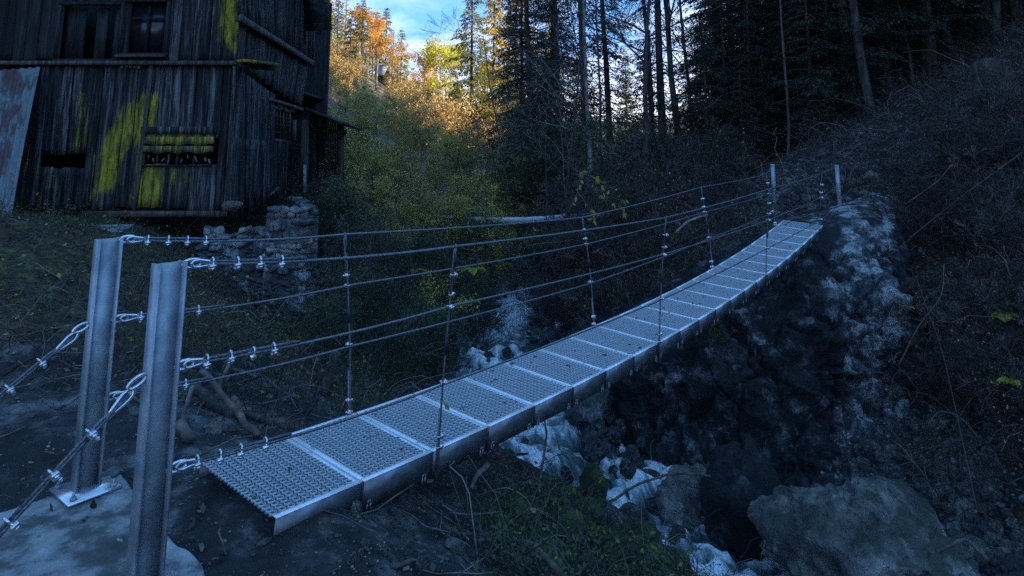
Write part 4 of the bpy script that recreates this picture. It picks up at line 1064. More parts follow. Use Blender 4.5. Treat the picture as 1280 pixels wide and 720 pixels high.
# ------------------------------------------------------------------ boulders and loose rocks
def on_ground(px, py, y0=2.5): return hit(px, py, y0)
v = make_rock('boulder', (0, 0, 0), (.98, .88, .95), 24, 'rock_pale', .35, 5, 14, .15)
v.location = atY(1084, 700, 7.1); tag(v, 'huge pale grey boulder at the bottom right beside the creek', 'boulder')
v = make_rock('boulder', (0, 0, 0), (.50, .42, .5), 33, 'rock_pale', -.3, 5, 11, .12); v.location = atY(858, 640, 8.6); tag(v, 'rounded ribbed grey boulder at the dark foot of the cliff', 'boulder')
v = make_rock('boulder', (0, 0, 0), (.55, .55, .7), 34, 'cliff', .7, 4, 11, .12); v.location = atY(940, 640, 8.3); tag(v, 'dark blocky boulder wedged between the cliff foot and huge boulder', 'boulder')
v = make_rock('boulder', (0, 0, 0), (.42, .36, .38), 41, 'rock', .3, 4, 12, .10); v.location = atY(740, 515, 10.1); tag(v, 'angular grey rock pile head standing in white water below the deck', 'boulder')
v = make_rock('boulder', (0, 0, 0), (.36, .3, .26), 43, 'rock', 1.3, 4, 12, .10); v.location = atY(752, 560, 9.6); tag(v, 'square grey block in mid current beneath the bridge deck', 'boulder')
v = make_rock('boulder', (0, 0, 0), (.34, .3, .20), 44, 'rock', 2.3, 4, 9, .10); v.location = atY(765, 480, 10.8); tag(v, 'smooth dark rock at the water edge just past the deck', 'boulder')
stump_rock = make_rock('boulder', (0, 0, 0), (.15, .14, .26), 47, 'moss', 2.3, 4, 6, .12); stump_rock.location = atY(737, 618, 6.0); tag(stump_rock, 'small mossy upright rock standing before the white water', 'rock')
# stones lining the creek
r2 = np.random.default_rng(12); RM = []
for k in range(8):
    vv_, ff = rock_verts(3, 100+k, 10, .12); mb = MB(); mb.add(vv_, t=ff); RM.append(mb.mesh('creek_stone', M['rock'], smooth=False))
cnt = 0; seg2 = seg[(seg[:, 1] > 6.4) & (seg[:, 1] < 17.5)]
while cnt < 190:
    i = r2.integers(1, len(seg2)-1); t = seg2[i+1]-seg2[i-1]; t /= np.linalg.norm(t[:2]); nn = np.array([-t[1], t[0], 0])
    side = r2.choice((-1, 1)); off = side*abs(r2.normal(.95, .38)) if r2.random() < .85 else r2.uniform(-.6, .6)
    p = seg2[i]+nn*off; sz = r2.uniform(.05, .21)*(1 if abs(off) > .7 else .8)
    zz0 = max(float(gz(p[0], p[1])), seg2[i][2]-.05)
    o = ob('creek_stone', RM[r2.integers(8)], None, (p[0], p[1], zz0+sz*.18), (r2.uniform(0, 6), r2.uniform(0, 6), r2.uniform(0, 6)), (sz*r2.uniform(.8, 1.4), sz*r2.uniform(.7, 1.2), sz*r2.uniform(.6, 1)))
    tag(o, 'angular grey stone lining the rushing creek', 'stone', 'stones lining the creek'); cnt += 1
for _ in range(46):
    p_ = atZ(r2.uniform(735, 805), r2.uniform(492, 590), -2.15); sz = r2.uniform(.05, .13)
    o = ob('creek_stone', RM[r2.integers(8)], None, (p_[0], p_[1], -2.18+r2.uniform(0, .2)), (r2.uniform(0, 6), r2.uniform(0, 6), r2.uniform(0, 6)), (sz*r2.uniform(.8, 1.4), sz, sz*r2.uniform(.6, 1)))
    tag(o, 'broken wet stone heaped at the cliff side of the torrent', 'stone', 'stones heaped at the cliff foot')
# scree on the right bank and stones by the bridge head
def scree(n, region, sz, mat, seed, label, group, name='scree_stone', meshes=None):
    r = np.random.default_rng(seed); ms = meshes
    for _ in range(n):
        px, py = r.uniform(region[0], region[2]), r.uniform(region[1], region[3]); p = hit(px, py, 3)
        s_ = r.uniform(*sz)*(.6+.4*r.random())
        o = ob(name, ms[r.integers(len(ms))], None, (p[0], p[1], p[2]+s_*.2), (r.uniform(0, 6), r.uniform(0, 6), r.uniform(0, 6)), (s_*r.uniform(.8, 1.5), s_, s_*r.uniform(.5, .9)))
        tag(o, label, 'stone', group)
RP = []
for k in range(5):
    vv_, ff = rock_verts(2, 200+k, 10, .1); mb = MB(); mb.add(vv_, t=ff); RP.append(mb.mesh('scree_stone', M['rock_pale']))
scree(120, (1000, 528, 1200, 590), (.04, .14), 'rock_pale', 3, 'pale broken stone lying in the scree right of the cliff', 'scree stones on the right bank', meshes=RP)
scree(80, (1160, 560, 1275, 712), (.04, .15), 'rock_pale', 13, 'pale broken stone on the bank right of the huge boulder', 'scree stones beside the huge boulder', meshes=RP)
scree(90, (900, 225, 1120, 278), (.06, .2), 'rock_pale', 4, 'broken stone at the landing of the far bridge end', 'rubble at the far bridge end', 'rubble_stone', RP)
scree(34, (440, 640, 690, 716), (.02, .05), 'rock_pale', 5, 'small stone in the mud below the near deck edge', 'stones in the near mud', 'mud_stone', RP)
# single stones in the near mud, each different
for px, py, sz, lab, sd, mt in ((137, 598, (.075, .06, .035), 'light broken concrete lump beside the base plate', 61, 'concrete'), (266, 540, (.09, .05, .035), 'flat grey stone lying just left of the first deck panel', 62, 'rock_pale'), (570, 690, (.06, .05, .04), 'pale stone in the mud right below the deck edge', 63, 'rock_pale'),
        (330, 683, (.045, .02, .012), 'thin bluish slate sliver in the mud before the deck', 64, 'rock'), (252, 690, (.03, .015, .012), 'small white chip on dark mud near the front post', 65, 'rock_pale'), (204, 575, (.06, .05, .03), 'grey stone between the two near posts', 66, 'rock')):
    p = hit(px, py, 2.2); o = make_rock('stone', p+[0, 0, sz[2]*.4], sz, sd, mt, sd, 3, 9, .12); tag(o, lab, 'stone')
# gravel, too small to count
def scatter_stones(name, n, fn, size, mat, seed):
    r = np.random.default_rng(seed); mb = MB(); v0, f0 = ICO[1]; P = fn(r, n)
    z = gz(P[:, 0], P[:, 1]); s_ = r.uniform(size[0], size[1], n)**1.0*r.uniform(.4, 1, n)
    sc = r.uniform(.5, 1.3, (n, 3)); rot = r.uniform(0, 6.28, n); c, s2 = np.cos(rot), np.sin(rot)
    V = v0[None]*sc[:, None]*s_[:, None, None]*(1+.25*r.normal(size=(n, len(v0), 1)).clip(-1, 1))
    V = np.stack([V[..., 0]*c[:, None]-V[..., 1]*s2[:, None], V[..., 0]*s2[:, None]+V[..., 1]*c[:, None], V[..., 2]*.7], -1)
    V = V+np.stack([P[:, 0], P[:, 1], z+s_*.15], -1)[:, None]
    mb.add(V.reshape(-1, 3), t=(f0[None]+(np.arange(n)*len(v0))[:, None, None]).reshape(-1, 3))
    o = mb.build(name, M[mat]); tag(o, kind='stuff'); return o
def near_mud(r, n): return np.stack([r.normal(-.4, 1.5, n), np.abs(r.normal(3.6, 1.3, n)).clip(1.8, 7)], 1)
o = scatter_stones('gravel', 6500, near_mud, (.003, .015), 'rock_pale', 8); tag(o, 'fine grey gravel and grit spread over the near mud', 'gravel')
def slope_r(r, n): return np.stack([r.uniform(3.5, 11, n), r.uniform(6.5, 17, n)], 1)
o = scatter_stones('gravel', 7000, slope_r, (.02, .085), 'rock', 9); tag(o, 'loose grey rubble scattered over the right hillside', 'gravel')
# sticks and driftwood heap left of the deck
def stick(name, pts, r0, r1, mat, lab, cat='branch', n=8):
    P = np.array(pts, float); P = cr(P, 5); k = len(P); P = P+fbm(P*9, 2, 5)[:, None]*.012
    mb = MB(); mb.tubes(P, np.linspace(r0, r1, k)*(1+.12*np.sin(np.arange(k)*2.1)), n); o = mb.build(name, M[mat], smooth=True, base=P[0]); tag(o, lab, cat); return o
def hs(*pts):
    f = max(pts, key=lambda q: q[1]); y = hit(f[0], f[1], 2.4)[1]-.03
    return [atY(a, b, y+(f[1]-b)*.004) for a, b in pts]
def gp2(px, py, up=0., Y=None):
    p = hit(px, py, 2.4) if Y is None else atY(px, py, Y); return p+np.array([0, 0, up])
stick('fallen_branch', hs((243, 484), (266, 503), (292, 524)), .036, .04, 'bark', 'thick short dark log lying behind the near post')
stick('fallen_branch', hs((252, 463), (283, 497), (300, 522), (322, 545)), .018, .022, 'deadwood', 'long curved brown branch reaching the deck corner')
stick('fallen_branch', hs((292, 496), (300, 512), (307, 528)), .018, .016, 'deadwood', 'short reddish broken stick standing in the branch heap')
stick('fallen_branch', hs((226, 527), (240, 551)), .030, .034, 'deadwood', 'stubby red brown log end between post and deck')
stick('fallen_branch', hs((243, 480), (234, 505), (227, 530)), .016, .012, 'deadwood', 'thin upright stick leaning beside the near post')
stick('fallen_branch', hs((287, 452), (278, 475), (272, 498)), .016, .016, 'deadwood', 'light stick leaning behind the middle rail clamps')
stick('fallen_branch', hs((308, 518), (345, 530), (385, 540)), .02, .024, 'bark', 'mossy branch lying beside the deck edge')
stick('fallen_branch', hs((420, 440), (412, 470), (404, 492)), .05, .06, 'bark', 'dark leaning rotten trunk stub in the bank bushes')
stick('fallen_branch', hs((330, 470), (300, 478), (262, 492)), .010, .014, 'bark', 'slim dark branch lying across the heap behind the rails')
stick('fallen_branch', hs((380, 505), (352, 488), (318, 470), (290, 462)), .008, .015, 'deadwood', 'crooked thin branch rising from the heap behind the bottom rail')
stick('fallen_branch', hs((460, 500), (430, 488), (395, 492), (350, 480)), .006, .010, 'twig', 'long bare twig spreading over the bank behind the first hanger')
stick('fallen_branch', hs((200, 520), (170, 500), (140, 492)), .008, .012, 'deadwood', 'brown stick on the ground between the two near posts')
stick('fallen_branch', hs((60, 440), (30, 452), (5, 468)), .008, .012, 'bark', 'dark stick on the ground at the left edge')
stick('fallen_branch', [atY(640, 672, 4.0), atY(668, 688, 3.8), atY(700, 716, 3.5), atY(715, 740, 3.3)], .014, .02, 'deadwood', 'pale bent branch in the foreground below the mossy bank')
stick('fallen_branch', [atY(588, 573, 4.6), atY(612, 571, 4.7), atY(640, 569, 4.8), atY(660, 568, 4.8)], .016, .008, 'bark', 'dark bare branch poking out under the deck')
stick('fallen_branch', [atY(610, 580, 4.5), atY(596, 594, 4.4), atY(588, 612, 4.3)], .02, .012, 'deadwood', 'crooked pale branch dropping below the deck edge')
stick('fallen_branch', [atY(470, 718, 3.05), atY(490, 709, 3.1), atY(512, 703, 3.2)], .010, .012, 'deadwood', 'small brown stick at the bottom edge in mud')
stick('fallen_branch', [atY(680, 520, 5.6), atY(683, 545, 5.5), atY(677, 585, 5.3), atY(672, 620, 5.1)], .007, .012, 'deadwood', 'thin red upright stem before the white water')
stick('fallen_branch', [atY(640, 660, 5.0), atY(700, 640, 5.6), atY(760, 628, 6.4), atY(800, 604, 7.4), atY(850, 592, 8.0), atY(905, 598, 8.2)], .012, .014, 'deadwood', 'long thin bare branch arching across the creek to the boulder')
stick('fallen_branch', [atY(1180, 330, 8.5), atY(1176, 370, 8.3), atY(1150, 405, 8.2), atY(1124, 455, 8.1)], .004, .007, 'deadwood', 'long bent bare stem hanging down the right slope')
stick('fallen_branch', [atY(1145, 345, 8.2), atY(1160, 390, 8.0), atY(1178, 440, 7.8), atY(1205, 560, 7.3), atY(1222, 640, 7.0)], .003, .006, 'twig', 'very long thin vine like stem down the right bank')
stick('fallen_branch', [atY(1190, 205, 10.5), atY(1170, 228, 10.5), atY(1130, 256, 10.6)], .005, .007, 'deadwood', 'bleached straight branch lying on the upper right slope')
stick('fallen_branch', [atY(845, 290, 11.0), atY(862, 276, 10.9), atY(885, 268, 11)], .02, .02, 'bark_pale', 'pale bent stick on the bank before the far landing')
stick('fallen_branch', [atY(1100, 330, 10.2), atY(1190, 255, 10.6), atY(1278, 190, 10.8)], .004, .008, 'twig', 'straight thin twig slanting across the right hillside')
stick('fallen_branch', [atY(1170, 690, 5.8), atY(1205, 676, 5.9), atY(1235, 700, 5.7)], .012, .018, 'deadwood', 'broken grey log end at the bottom right corner')
# stump on the upper right slope
p = hit(1243, 118, 6); sg_ = []
mb = MB(); n = 20
for k, (rr, z_) in enumerate(((.62, -.35), (.50, 0), (.42, .35), (.40, .62), (.36, .66), (.02, .64))):
    an = np.arange(n)*2*PI/n; rad = rr*(1+.10*np.sin(an*5+1)+.05*np.sin(an*9)); sg_.append(np.stack([rad*np.cos(an), rad*np.sin(an), np.full(n, z_)+.04*np.sin(an*2)*(k > 2)], 1))
V = np.vstack(sg_); ii = np.arange(len(V)).reshape(-1, n); mb.add(V, np.stack([ii[:-1], np.roll(ii, -1, 1)[:-1], np.roll(ii, -1, 1)[1:], ii[1:]], -1).reshape(-1, 4))
o = mb.build('tree_stump', M['bark'], smooth=True); o.location = p+[0, 0, .05]; tag(o, 'broad dark tree stump on the leaf strewn slope at upper right', 'stump')
# ------------------------------------------------------------------ trees
def tube_path(a, d, L, n, wob, r, droop=0.):
    t = np.linspace(0, 1, n)[:, None]; d = d/np.linalg.norm(d)
    P = a+d*L*t; w = np.cumsum(r.normal(size=(n, 3))*wob*L/n, axis=0); w[0] = 0; P = P+w; P[:, 2] -= droop*L*(t[:, 0]**2); return P
def trunk_mesh(h, r0, seed, n=12, wob=.03, mat='bark', sides=9, base_flare=1.3):
    r = np.random.default_rng(seed); P = tube_path(np.zeros(3)-[0, 0, .3], np.array([0, 0, 1.]), h+.3, n, wob, r); P[:, 2] = np.linspace(-.3, h, n)
    rad = r0*(1-np.linspace(0, 1, n))**.8+.01; rad[0] *= base_flare; mb = MB(); mb.tubes(P, rad, sides); return mb, P, rad
def spruce(h, r0, seed, low=.1, dens=1., width=.22, mat='spruce', bark='bark', needle=.11, dead=0., droop=.35):
    """conifer: whorls of drooping boughs, each hung with short needle sprays"""
    r = np.random.default_rng(seed); tm, P, rad = trunk_mesh(h, r0, seed, wob=.015)
    cb = MB(); zs = []; z = low*h
    while z < h*.985: zs.append(z); z += (.24+.010*h)*r.uniform(.7, 1.3)/dens**.5
    pos = []; dr = []; ln = []; BP = []; BR = []
    for z in zs:
        f = (z/h-low)/(1-low); R = width*h*(1-f)**.85*min(1, .55+f*3)+.12
        for k in range(int(r.integers(4, 8))):
            a = r.uniform(0, 2*PI); L = R*r.uniform(.6, 1.12); c0 = np.array([np.interp(z, P[:, 2], P[:, 0]), np.interp(z, P[:, 2], P[:, 1]), z])
            d = np.array([math.cos(a), math.sin(a), r.uniform(-.15, .25)])
            Q = tube_path(c0, d, L, 7, .12, r, droop*r.uniform(.5, 1.3)); BP.append(Q); BR.append(np.linspace(.018+.004*L, .004, 7))
            m = int(max(8, L*46*dens)); t = r.uniform(.12, 1, m)**.8; i = t*6; j = np.minimum(i.astype(int), 5); w = (i-j)[:, None]
            q = Q[j]*(1-w)+Q[j+1]*w; sd = np.array([-math.sin(a), math.cos(a), 0]); s_ = r.choice((-1, 1), m)[:, None]
            off = r.uniform(0, 1, m)[:, None]**.8*(.34*L*(1-t[:, None]*.75)+.05); dn = r.uniform(0, .5, m)[:, None]
            q = q+sd*s_*off+np.array([0, 0, -1])*off*dn*.7+r.normal(size=(m, 3))*.02
            v = sd*s_*.8+np.array([math.cos(a), math.sin(a), 0])*.7+np.array([0, 0, -1])*(.35+dn)+r.normal(size=(m, 3))*.3
            pos.append(q); dr.append(v); ln.append(r.uniform(.7, 1.7, m)*needle)
    pos = np.vstack(pos); dr = np.vstack(dr); ln = np.concatenate(ln)
    cb.leaves(pos, dr, ln, ln*.30, flat=np.array([0, 0, 1.]))
    tm.tubes(np.array(BP), np.array(BR), 3, cap=False)
    return tm.mesh('trunk', M[bark]), cb.mesh('crown', M[mat])
def branches(r, base, d, L, rad, depth, out, tips, kids=4, spread=.6, up=.25, wob=.14, n=6):
    P = tube_path(base, d, L, n, wob, r); out.append((P, np.linspace(rad, rad*.45, n)))
    tips.append(P)
    if depth == 0: return
    for k in range(kids if depth > 1 else kids+1):
        t = r.uniform(.3, .97); i = min(int(t*(n-1)), n-2); w = t*(n-1)-i; b = P[i]*(1-w)+P[i+1]*w
        dd = (P[-1]-P[0])/np.linalg.norm(P[-1]-P[0]); v = dd+r.normal(size=3)*spread; v[2] += up; v /= np.linalg.norm(v)
        branches(r, b, v, L*r.uniform(.38, .66), rad*.5, depth-1, out, tips, kids, spread, up, wob, n)
def broad(h, r0, seed, stems=1, mat='leaf_olive', bark='bark_pale', leaf=.07, nleaf=3500, depth=3, kids=4, trunkf=.4, spread=.6, cluster=.22, up=.25, leafy_from=.25, lean=.12):
    r = np.random.default_rng(seed); out = []; tips = []
    for s_ in range(stems):
        d = np.array([r.normal()*lean*(2 if stems > 1 else .5), r.normal()*lean*(2 if stems > 1 else .5), 1.]); b = np.array([r.normal()*.12*(stems > 1), r.normal()*.12*(stems > 1), -.2])
        L = h*r.uniform(.75, 1) if stems > 1 else h; n = 9
        P = tube_path(b, d, L, n, .05, r); out.append((P, np.linspace(r0, r0*.15, n))); tips.append(P[n//2:])
        for k in range(int(kids*2.2)):
            t = r.uniform(trunkf, .97); i = min(int(t*(n-1)), n-2); w = t*(n-1)-i; bb = P[i]*(1-w)+P[i+1]*w; a = r.uniform(0, 2*PI)
            v = np.array([math.cos(a), math.sin(a), up+r.uniform(.1, .9)]); branches(r, bb, v, h*r.uniform(.16, .34)*(1.25-t*.6), r0*.42*(1.1-t*.7), depth-1, out, tips, kids, spread, up)
    tb = MB()
    for K in set(len(p) for p, _ in out):
        Ps = [p for p, _ in out if len(p) == K]; Rs = [np.maximum(q, .004) for p, q in out if len(p) == K]
        tb.tubes(np.array(Ps), np.array(Rs), 5 if K == 9 else 3, cap=False)
    me_t = tb.mesh('trunk', M[bark])
    if not nleaf: return me_t, None
    T_ = np.vstack([p[1:] for p in tips if len(p) >= 2]); T_ = T_[T_[:, 2] > leafy_from*h]
    # clumps: leaves gather round some of the twigs only
    nc = max(20, nleaf//26); cen = T_[r.integers(len(T_), size=nc)]; k = r.integers(nc, size=nleaf)
    pos = cen[k]+r.normal(size=(nleaf, 3))*cluster*r.uniform(.5, 1.2, (nc, 1))[k]; dr = r.normal(size=(nleaf, 3))+np.array([0, 0, -.4])
    L = r.uniform(.6, 1.4, nleaf)*leaf; cb = MB(); cb.leaves(pos, dr, L, L*.55)
    return me_t, cb.mesh('crown', M[mat])
def plant_top(kind, name, px, Y, topy, label, cat, group=None):     # sized so that its tip reaches a measured image row
    q = GX_(px, Y); zt = zfor(q[0], q[1], topy); return plant_tree(kind, name, q, r3.uniform(0, 6), max(.15, (zt-q[2])/kind_h(kind)), label, cat, group)
def kind_h(kind): return max(max(v.co.z for v in m.vertices) for m in kind if m is not None)
LM = ((400, 'above the barn eaves'), (430, 'just past the lean-to'), (460, 'right of the lean-to'), (490, 'below the far shed'), (520, 'under the sky notch'), (550, 'below the round yellow tree'), (580, 'left of the tall spruce'), (615, 'under the tall sunlit spruce'),
      (650, 'at the first dark conifer'), (700, 'near the yellow leafed twig'), (745, 'above the middle hangers'), (790, 'left of the glare'), (840, 'at the bright glare'), (890, 'right of the glare'), (930, 'left of the far landing'), (980, 'behind the left far post'),
      (1030, 'between the far posts'), (1080, 'behind the right far post'), (1130, 'right of the far posts'), (1190, 'above the cliff top'), (1240, 'beside the stump'), (9999, 'at the right edge'))
def whereabouts(p):
    px = 640+F*p[0]/(p[1]*cT+(p[2]-H)*sT); return next(t for a, t in LM if px < a)
def plant_tree(kind, name, p, rz, sc, label, cat, group=None, tilt=(0, 0)):
    if group and group not in ('bare deciduous trees at the forest edge', 'autumn trees on the far slope'):
        label = label.replace(' in the right hand forest', '').replace(' and sky showing between', '').replace(' with few yellowing leaves', '')
        label += ', '+whereabouts(p)+(', front row' if p[1] < 20 else ', far behind' if 30 < p[1] < 50 else '')
        label = ' '.join(label.split()[:16])
    e = empty(name, (p[0], p[1], p[2])); e.rotation_euler = (tilt[0], tilt[1], rz); e.scale = (sc, sc, sc) if not hasattr(sc, '__len__') else sc
    ob('trunk', kind[0], e)
    if kind[1] is not None: ob('crown', kind[1], e)
    tag(e, label, cat, group); return e
def G3(x, y): return np.array([x, y, float(gz(x, y))])
def GX_(px, Y): x = ray(px, 200)[0]/ray(px, 200)[1]*Y; return G3(x, Y)
r3 = np.random.default_rng(77)
# kinds
SP = [spruce(15, .17, 1, .06, 1.6, .19), spruce(13, .15, 2, .02, 1.8, .22), spruce(16, .2, 3, .10, 1.4, .18)]
SPh = [spruce(19, .16, 11, .08, .9, .13, dead=1, needle=.13, droop=.55), spruce(20, .17, 12, .12, .8, .12, needle=.13, droop=.6)]       # tall, thin, gaps of sky
SPy = [spruce(4.2, .05, 21, .03, 2.6, .30, needle=.07), spruce(3.2, .045, 22, .02, 3., .32, needle=.06)]        # young spruces, green to the ground
SPl = [spruce(16, .2, 31, .12, .8, .2, mat='spruce_mid', needle=.24), spruce(14, .18, 32, .1, .8, .16, mat='larch', needle=.26, bark='bark_pale')]
BARE = [broad(12, .085, 41, 1, None, 'bark_pale', nleaf=0, depth=4, kids=4, trunkf=.25, spread=.5), broad(10, .06, 42, 1, None, 'twig', nleaf=0, depth=4, kids=4, trunkf=.2, spread=.7), broad(13, .11, 43, 1, None, 'bark', nleaf=0, depth=4, kids=4, trunkf=.3, spread=.6)]
BUSHO = [broad(4.6, .035, 51, 7, 'leaf_olive', 'bark_pale', .12, 3900, 3, 4, .25, .55, .2), broad(3.8, .03, 52, 8, 'leaf_olive', 'twig', .11, 3400, 3, 4, .2, .55, .2), broad(5.4, .04, 53, 6, 'leaf_olive', 'bark_pale', .13, 4200, 3, 4, .25, .5, .24)]
BUSHD = [broad(3.2, .025, 61, 7, 'leaf_dark', 'twig', .07, 5200, 3, 4, .12, .6, .2, leafy_from=.05), broad(2.4, .02, 62, 8, 'leaf_dark', 'twig', .055, 4600, 3, 4, .1, .6, .18, leafy_from=.05)]
BUSHB = [broad(2.6, .016, 66, 9, None, 'twig', nleaf=0, depth=4, kids=4, trunkf=.08, spread=.7, lean=.3), broad(2.0, .014, 67, 10, 'leaf_olive', 'twig', .05, 420, 4, 4, .08, .75, .2, leafy_from=.1, lean=.35)]
FO = [broad(11, .13, 71, 1, 'leaf_orange', 'bark_pale', .30, 2600, 3, 5, .3, .6, .45), broad(9, .11, 72, 1, 'leaf_orange', 'bark_pale', .26, 1500, 3, 5, .35, .6, .4)]
FY = [broad(11, .14, 73, 1, 'leaf_yellow', 'bark_pale', .34, 3600, 3, 5, .25, .6, .5)]
FR = [broad(4.5, .05, 74, 6, 'leaf_russet', 'bark_pale', .22, 1800, 3, 4, .1, .5, .35, leafy_from=.05), broad(3.6, .05, 75, 6, 'leaf_russet', 'twig', .18, 1500, 3, 4, .1, .5, .3, leafy_from=.05)]
FB = [broad(12, .11, 76, 1, 'leaf_russet', 'bark_pale', .22, 700, 3, 4, .35, .45, .35)]
FS = [spruce(17, .2, 81, .06, .45, .17, needle=.36), spruce(15, .2, 82, .06, .5, .18, mat='spruce_mid', needle=.36), spruce(18, .2, 83, .1, .45, .15, mat='larch', needle=.36)]

# --- dark conifers on the right
grp = 'dark conifers on the right of the gorge'
spots = [(668, 26, 0, 1.0), (700, 30, 3, 1.0), (735, 25, 3, 1.), (765, 33, 4, 1.0), (828, 22, 4, .9), (905, 22, 3, .9), (925, 29, 0, 1.1), (948, 24, 2, 1.1), (975, 31, 1, 1.2), (1000, 25, 0, 1.), (1022, 21, 2, .9), (1048, 28, 1, 1.1),
         (1075, 24, 0, 1.0), (1100, 21, 1, 1.0), (1128, 27, 2, 1.2), (1150, 22, 0, 1.), (1180, 28, 1, 1.1), (1205, 23, 2, 1.), (1235, 27, 0, 1.1), (1262, 23, 1, 1.), (1300, 26, 2, 1.2), (688, 36, 1, 1.), (1340, 22, 0, 1.1), (675, 22, 1, .55), (895, 20.5, 1, .5), (940, 19, 1, .45), (985, 20.5, 1, .5), (1015, 18.5, 1, .42), (1045, 20, 1, .5), (1068, 19, 1, .4), (870, 19, 1, .32), (962, 22, 1, .55), (900, 34, 0, 1.1), (940, 36, 0, 1.2), (985, 38, 1, 1.3), (1030, 34, 0, 1.2), (1070, 36, 1, 1.2), (1115, 32, 0, 1.1), (1160, 34, 0, 1.2), (1220, 32, 1, 1.), (1250, 34, 0, 1.1), (652, 34, 1, .9), (1190, 27, 0, 1.)]
spots += [(1062, 18.4, 0, .8), (1118, 18.6, 2, .9), (1172, 18.4, 2, .85), (1212, 20, 0, .9), (1252, 18.6, 2, .9), (1292, 18.5, 0, .9), (1090, 20, 1, .8), (1145, 20.5, 0, .9), (1320, 20, 1, 1.)]
lab = {0: 'dark dense spruce with drooping boughs in the right hand forest', 1: 'broad dark spruce green to the ground in the right hand forest', 2: 'dark spruce with a bare lower trunk in the right hand forest',
       3: 'tall thin spruce with sparse boughs and sky showing between', 4: 'straight dark spruce trunk with ragged boughs against the sky'}
for px, Y, k, sc in spots:
    kd = (SP+SPh)[k]; p = GX_(px, Y)
    plant_tree(kd, 'spruce_tree', p, r3.uniform(0, 6), sc*r3.uniform(.92, 1.08), lab[k], 'tree', grp, (r3.normal()*.015, r3.normal()*.015))
for px, Y, sc in ((960, 18.5, 1.), (990, 19, 1.3), (930, 17.8, .9), (1020, 18, 1.2), (885, 18, 1.1), (1050, 19.5, 1.3), (850, 18.5, .9), (910, 19.5, 1.3), (1075, 18.2, 1.), (810, 20, 1.1), (1130, 19, 1.2), (1165, 20, 1.2)):
    plant_tree(SPy[int(r3.integers(2))], 'young_spruce', GX_(px, Y), r3.uniform(0, 6), sc, 'young dark spruce growing low under the tall conifers', 'tree', 'young spruces under the conifers')
# --- thin bare trees
grp = 'bare deciduous trees at the forest edge'
for i, (px, Y, k, sc, tl, lb) in enumerate(((742, 17, 0, .9, .03, 'slender pale bare tree just left of the white glare'), (757, 21, 1, 1., -.03, 'thin bare tree leaning left beside the pale slender one'), (700, 19, 1, 1., .05, 'bare twiggy tree spreading over the dark spruces'),
        (803, 16.5, 2, .8, .02, 'dark bare trunk standing before the bright sky gap'), (822, 20, 2, 1., -.02, 'dark double height bare trunk in front of white glare'), (850, 19, 2, 1.1, .03, 'thick dark bare trunk right of the white glare'), (872, 22, 0, 1., -.04, 'mottled grey trunk at the right side of the sky gap'),
        (650, 20, 1, .8, .12, 'arching bare tree whose twigs cross the sunlit larches'), (1095, 17.2, 2, 1.2, -.06, 'stout pale trunk leaning left on top of the right slope'), (985, 17.5, 1, .8, -.07, 'slim curved grey trunk leaning left at the slope edge'), (1035, 19, 1, .9, -.05, 'thin leaning trunk among the right conifers'),
        (1205, 19, 2, 1., -.08, 'leaning dark trunk near the stump'), (930, 20, 1, .8, .03, 'stick thin trunk inside the conifers'), (1150, 18, 1, .9, .04, 'bare sapling on the upper right slope'), (1262, 18, 2, 1.1, -.03, 'dark bare tree at the upper right corner'),
        (680, 15.5, 1, .5, .1, 'small bare tree on the far creek bank behind the pipe'), (715, 14, 1, .45, -.1, 'small twiggy tree right of the pipe end'), (612, 24, 0, .45, .0, 'pale bare tree rising behind the olive bushes'))):
    plant_tree(BARE[k], 'bare_tree', GX_(px, Y), r3.uniform(0, 6), sc, lb, 'tree', grp, (0, tl))
# --- olive shrubs on the left bank, middle distance
grp = 'olive willow shrubs on the left bank'
for i, (px, Y, k, ty) in enumerate(((418, 20, 0, 150), (440, 18, 1, 175), (455, 24, 2, 120), (470, 16, 1, 215), (490, 20, 0, 165), (505, 15.5, 1, 240), (515, 26, 2, 140), (530, 18, 0, 205), (545, 23, 2, 170), (560, 16.5, 1, 235), (575, 27, 0, 150), (590, 20, 1, 200), (480, 30, 2, 118), (430, 28, 2, 96),
        (610, 22, 0, 190), (400, 32, 2, 92), (452, 34, 0, 100), (520, 34, 2, 136), (560, 34, 0, 150), (600, 32, 2, 150), (630, 27, 0, 160), (410, 24, 1, 128), (500, 40, 2, 132), (455, 42, 2, 94), (410, 42, 2, 84), (540, 40, 0, 148), (470, 21, 0, 150), (440, 23, 1, 130), (500, 23, 1, 180), (580, 18, 0, 215), (425, 16, 1, 190), (445, 14.5, 0, 262), (470, 13.6, 1, 285), (500, 13.2, 2, 275), (530, 18.5, 0, 266), (560, 18.8, 1, 280), (585, 18.2, 0, 280), (610, 17, 2, 250), (520, 12.4, 1, 330), (545, 12.2, 1, 335), (485, 12, 0, 335), (450, 11.4, 1, 340), (640, 19, 1, 245))):
    lb = ('bushy olive leaved willow with pale stems on the left bank', 'low twiggy olive willow on the left bank', 'tall loose olive willow on the left bank')[k]
    plant_top(BUSHO[k], 'willow_shrub', px, Y, ty+r3.uniform(-6, 6), lb, 'shrub', grp)
grp = 'dark shrubs crowding the creek'
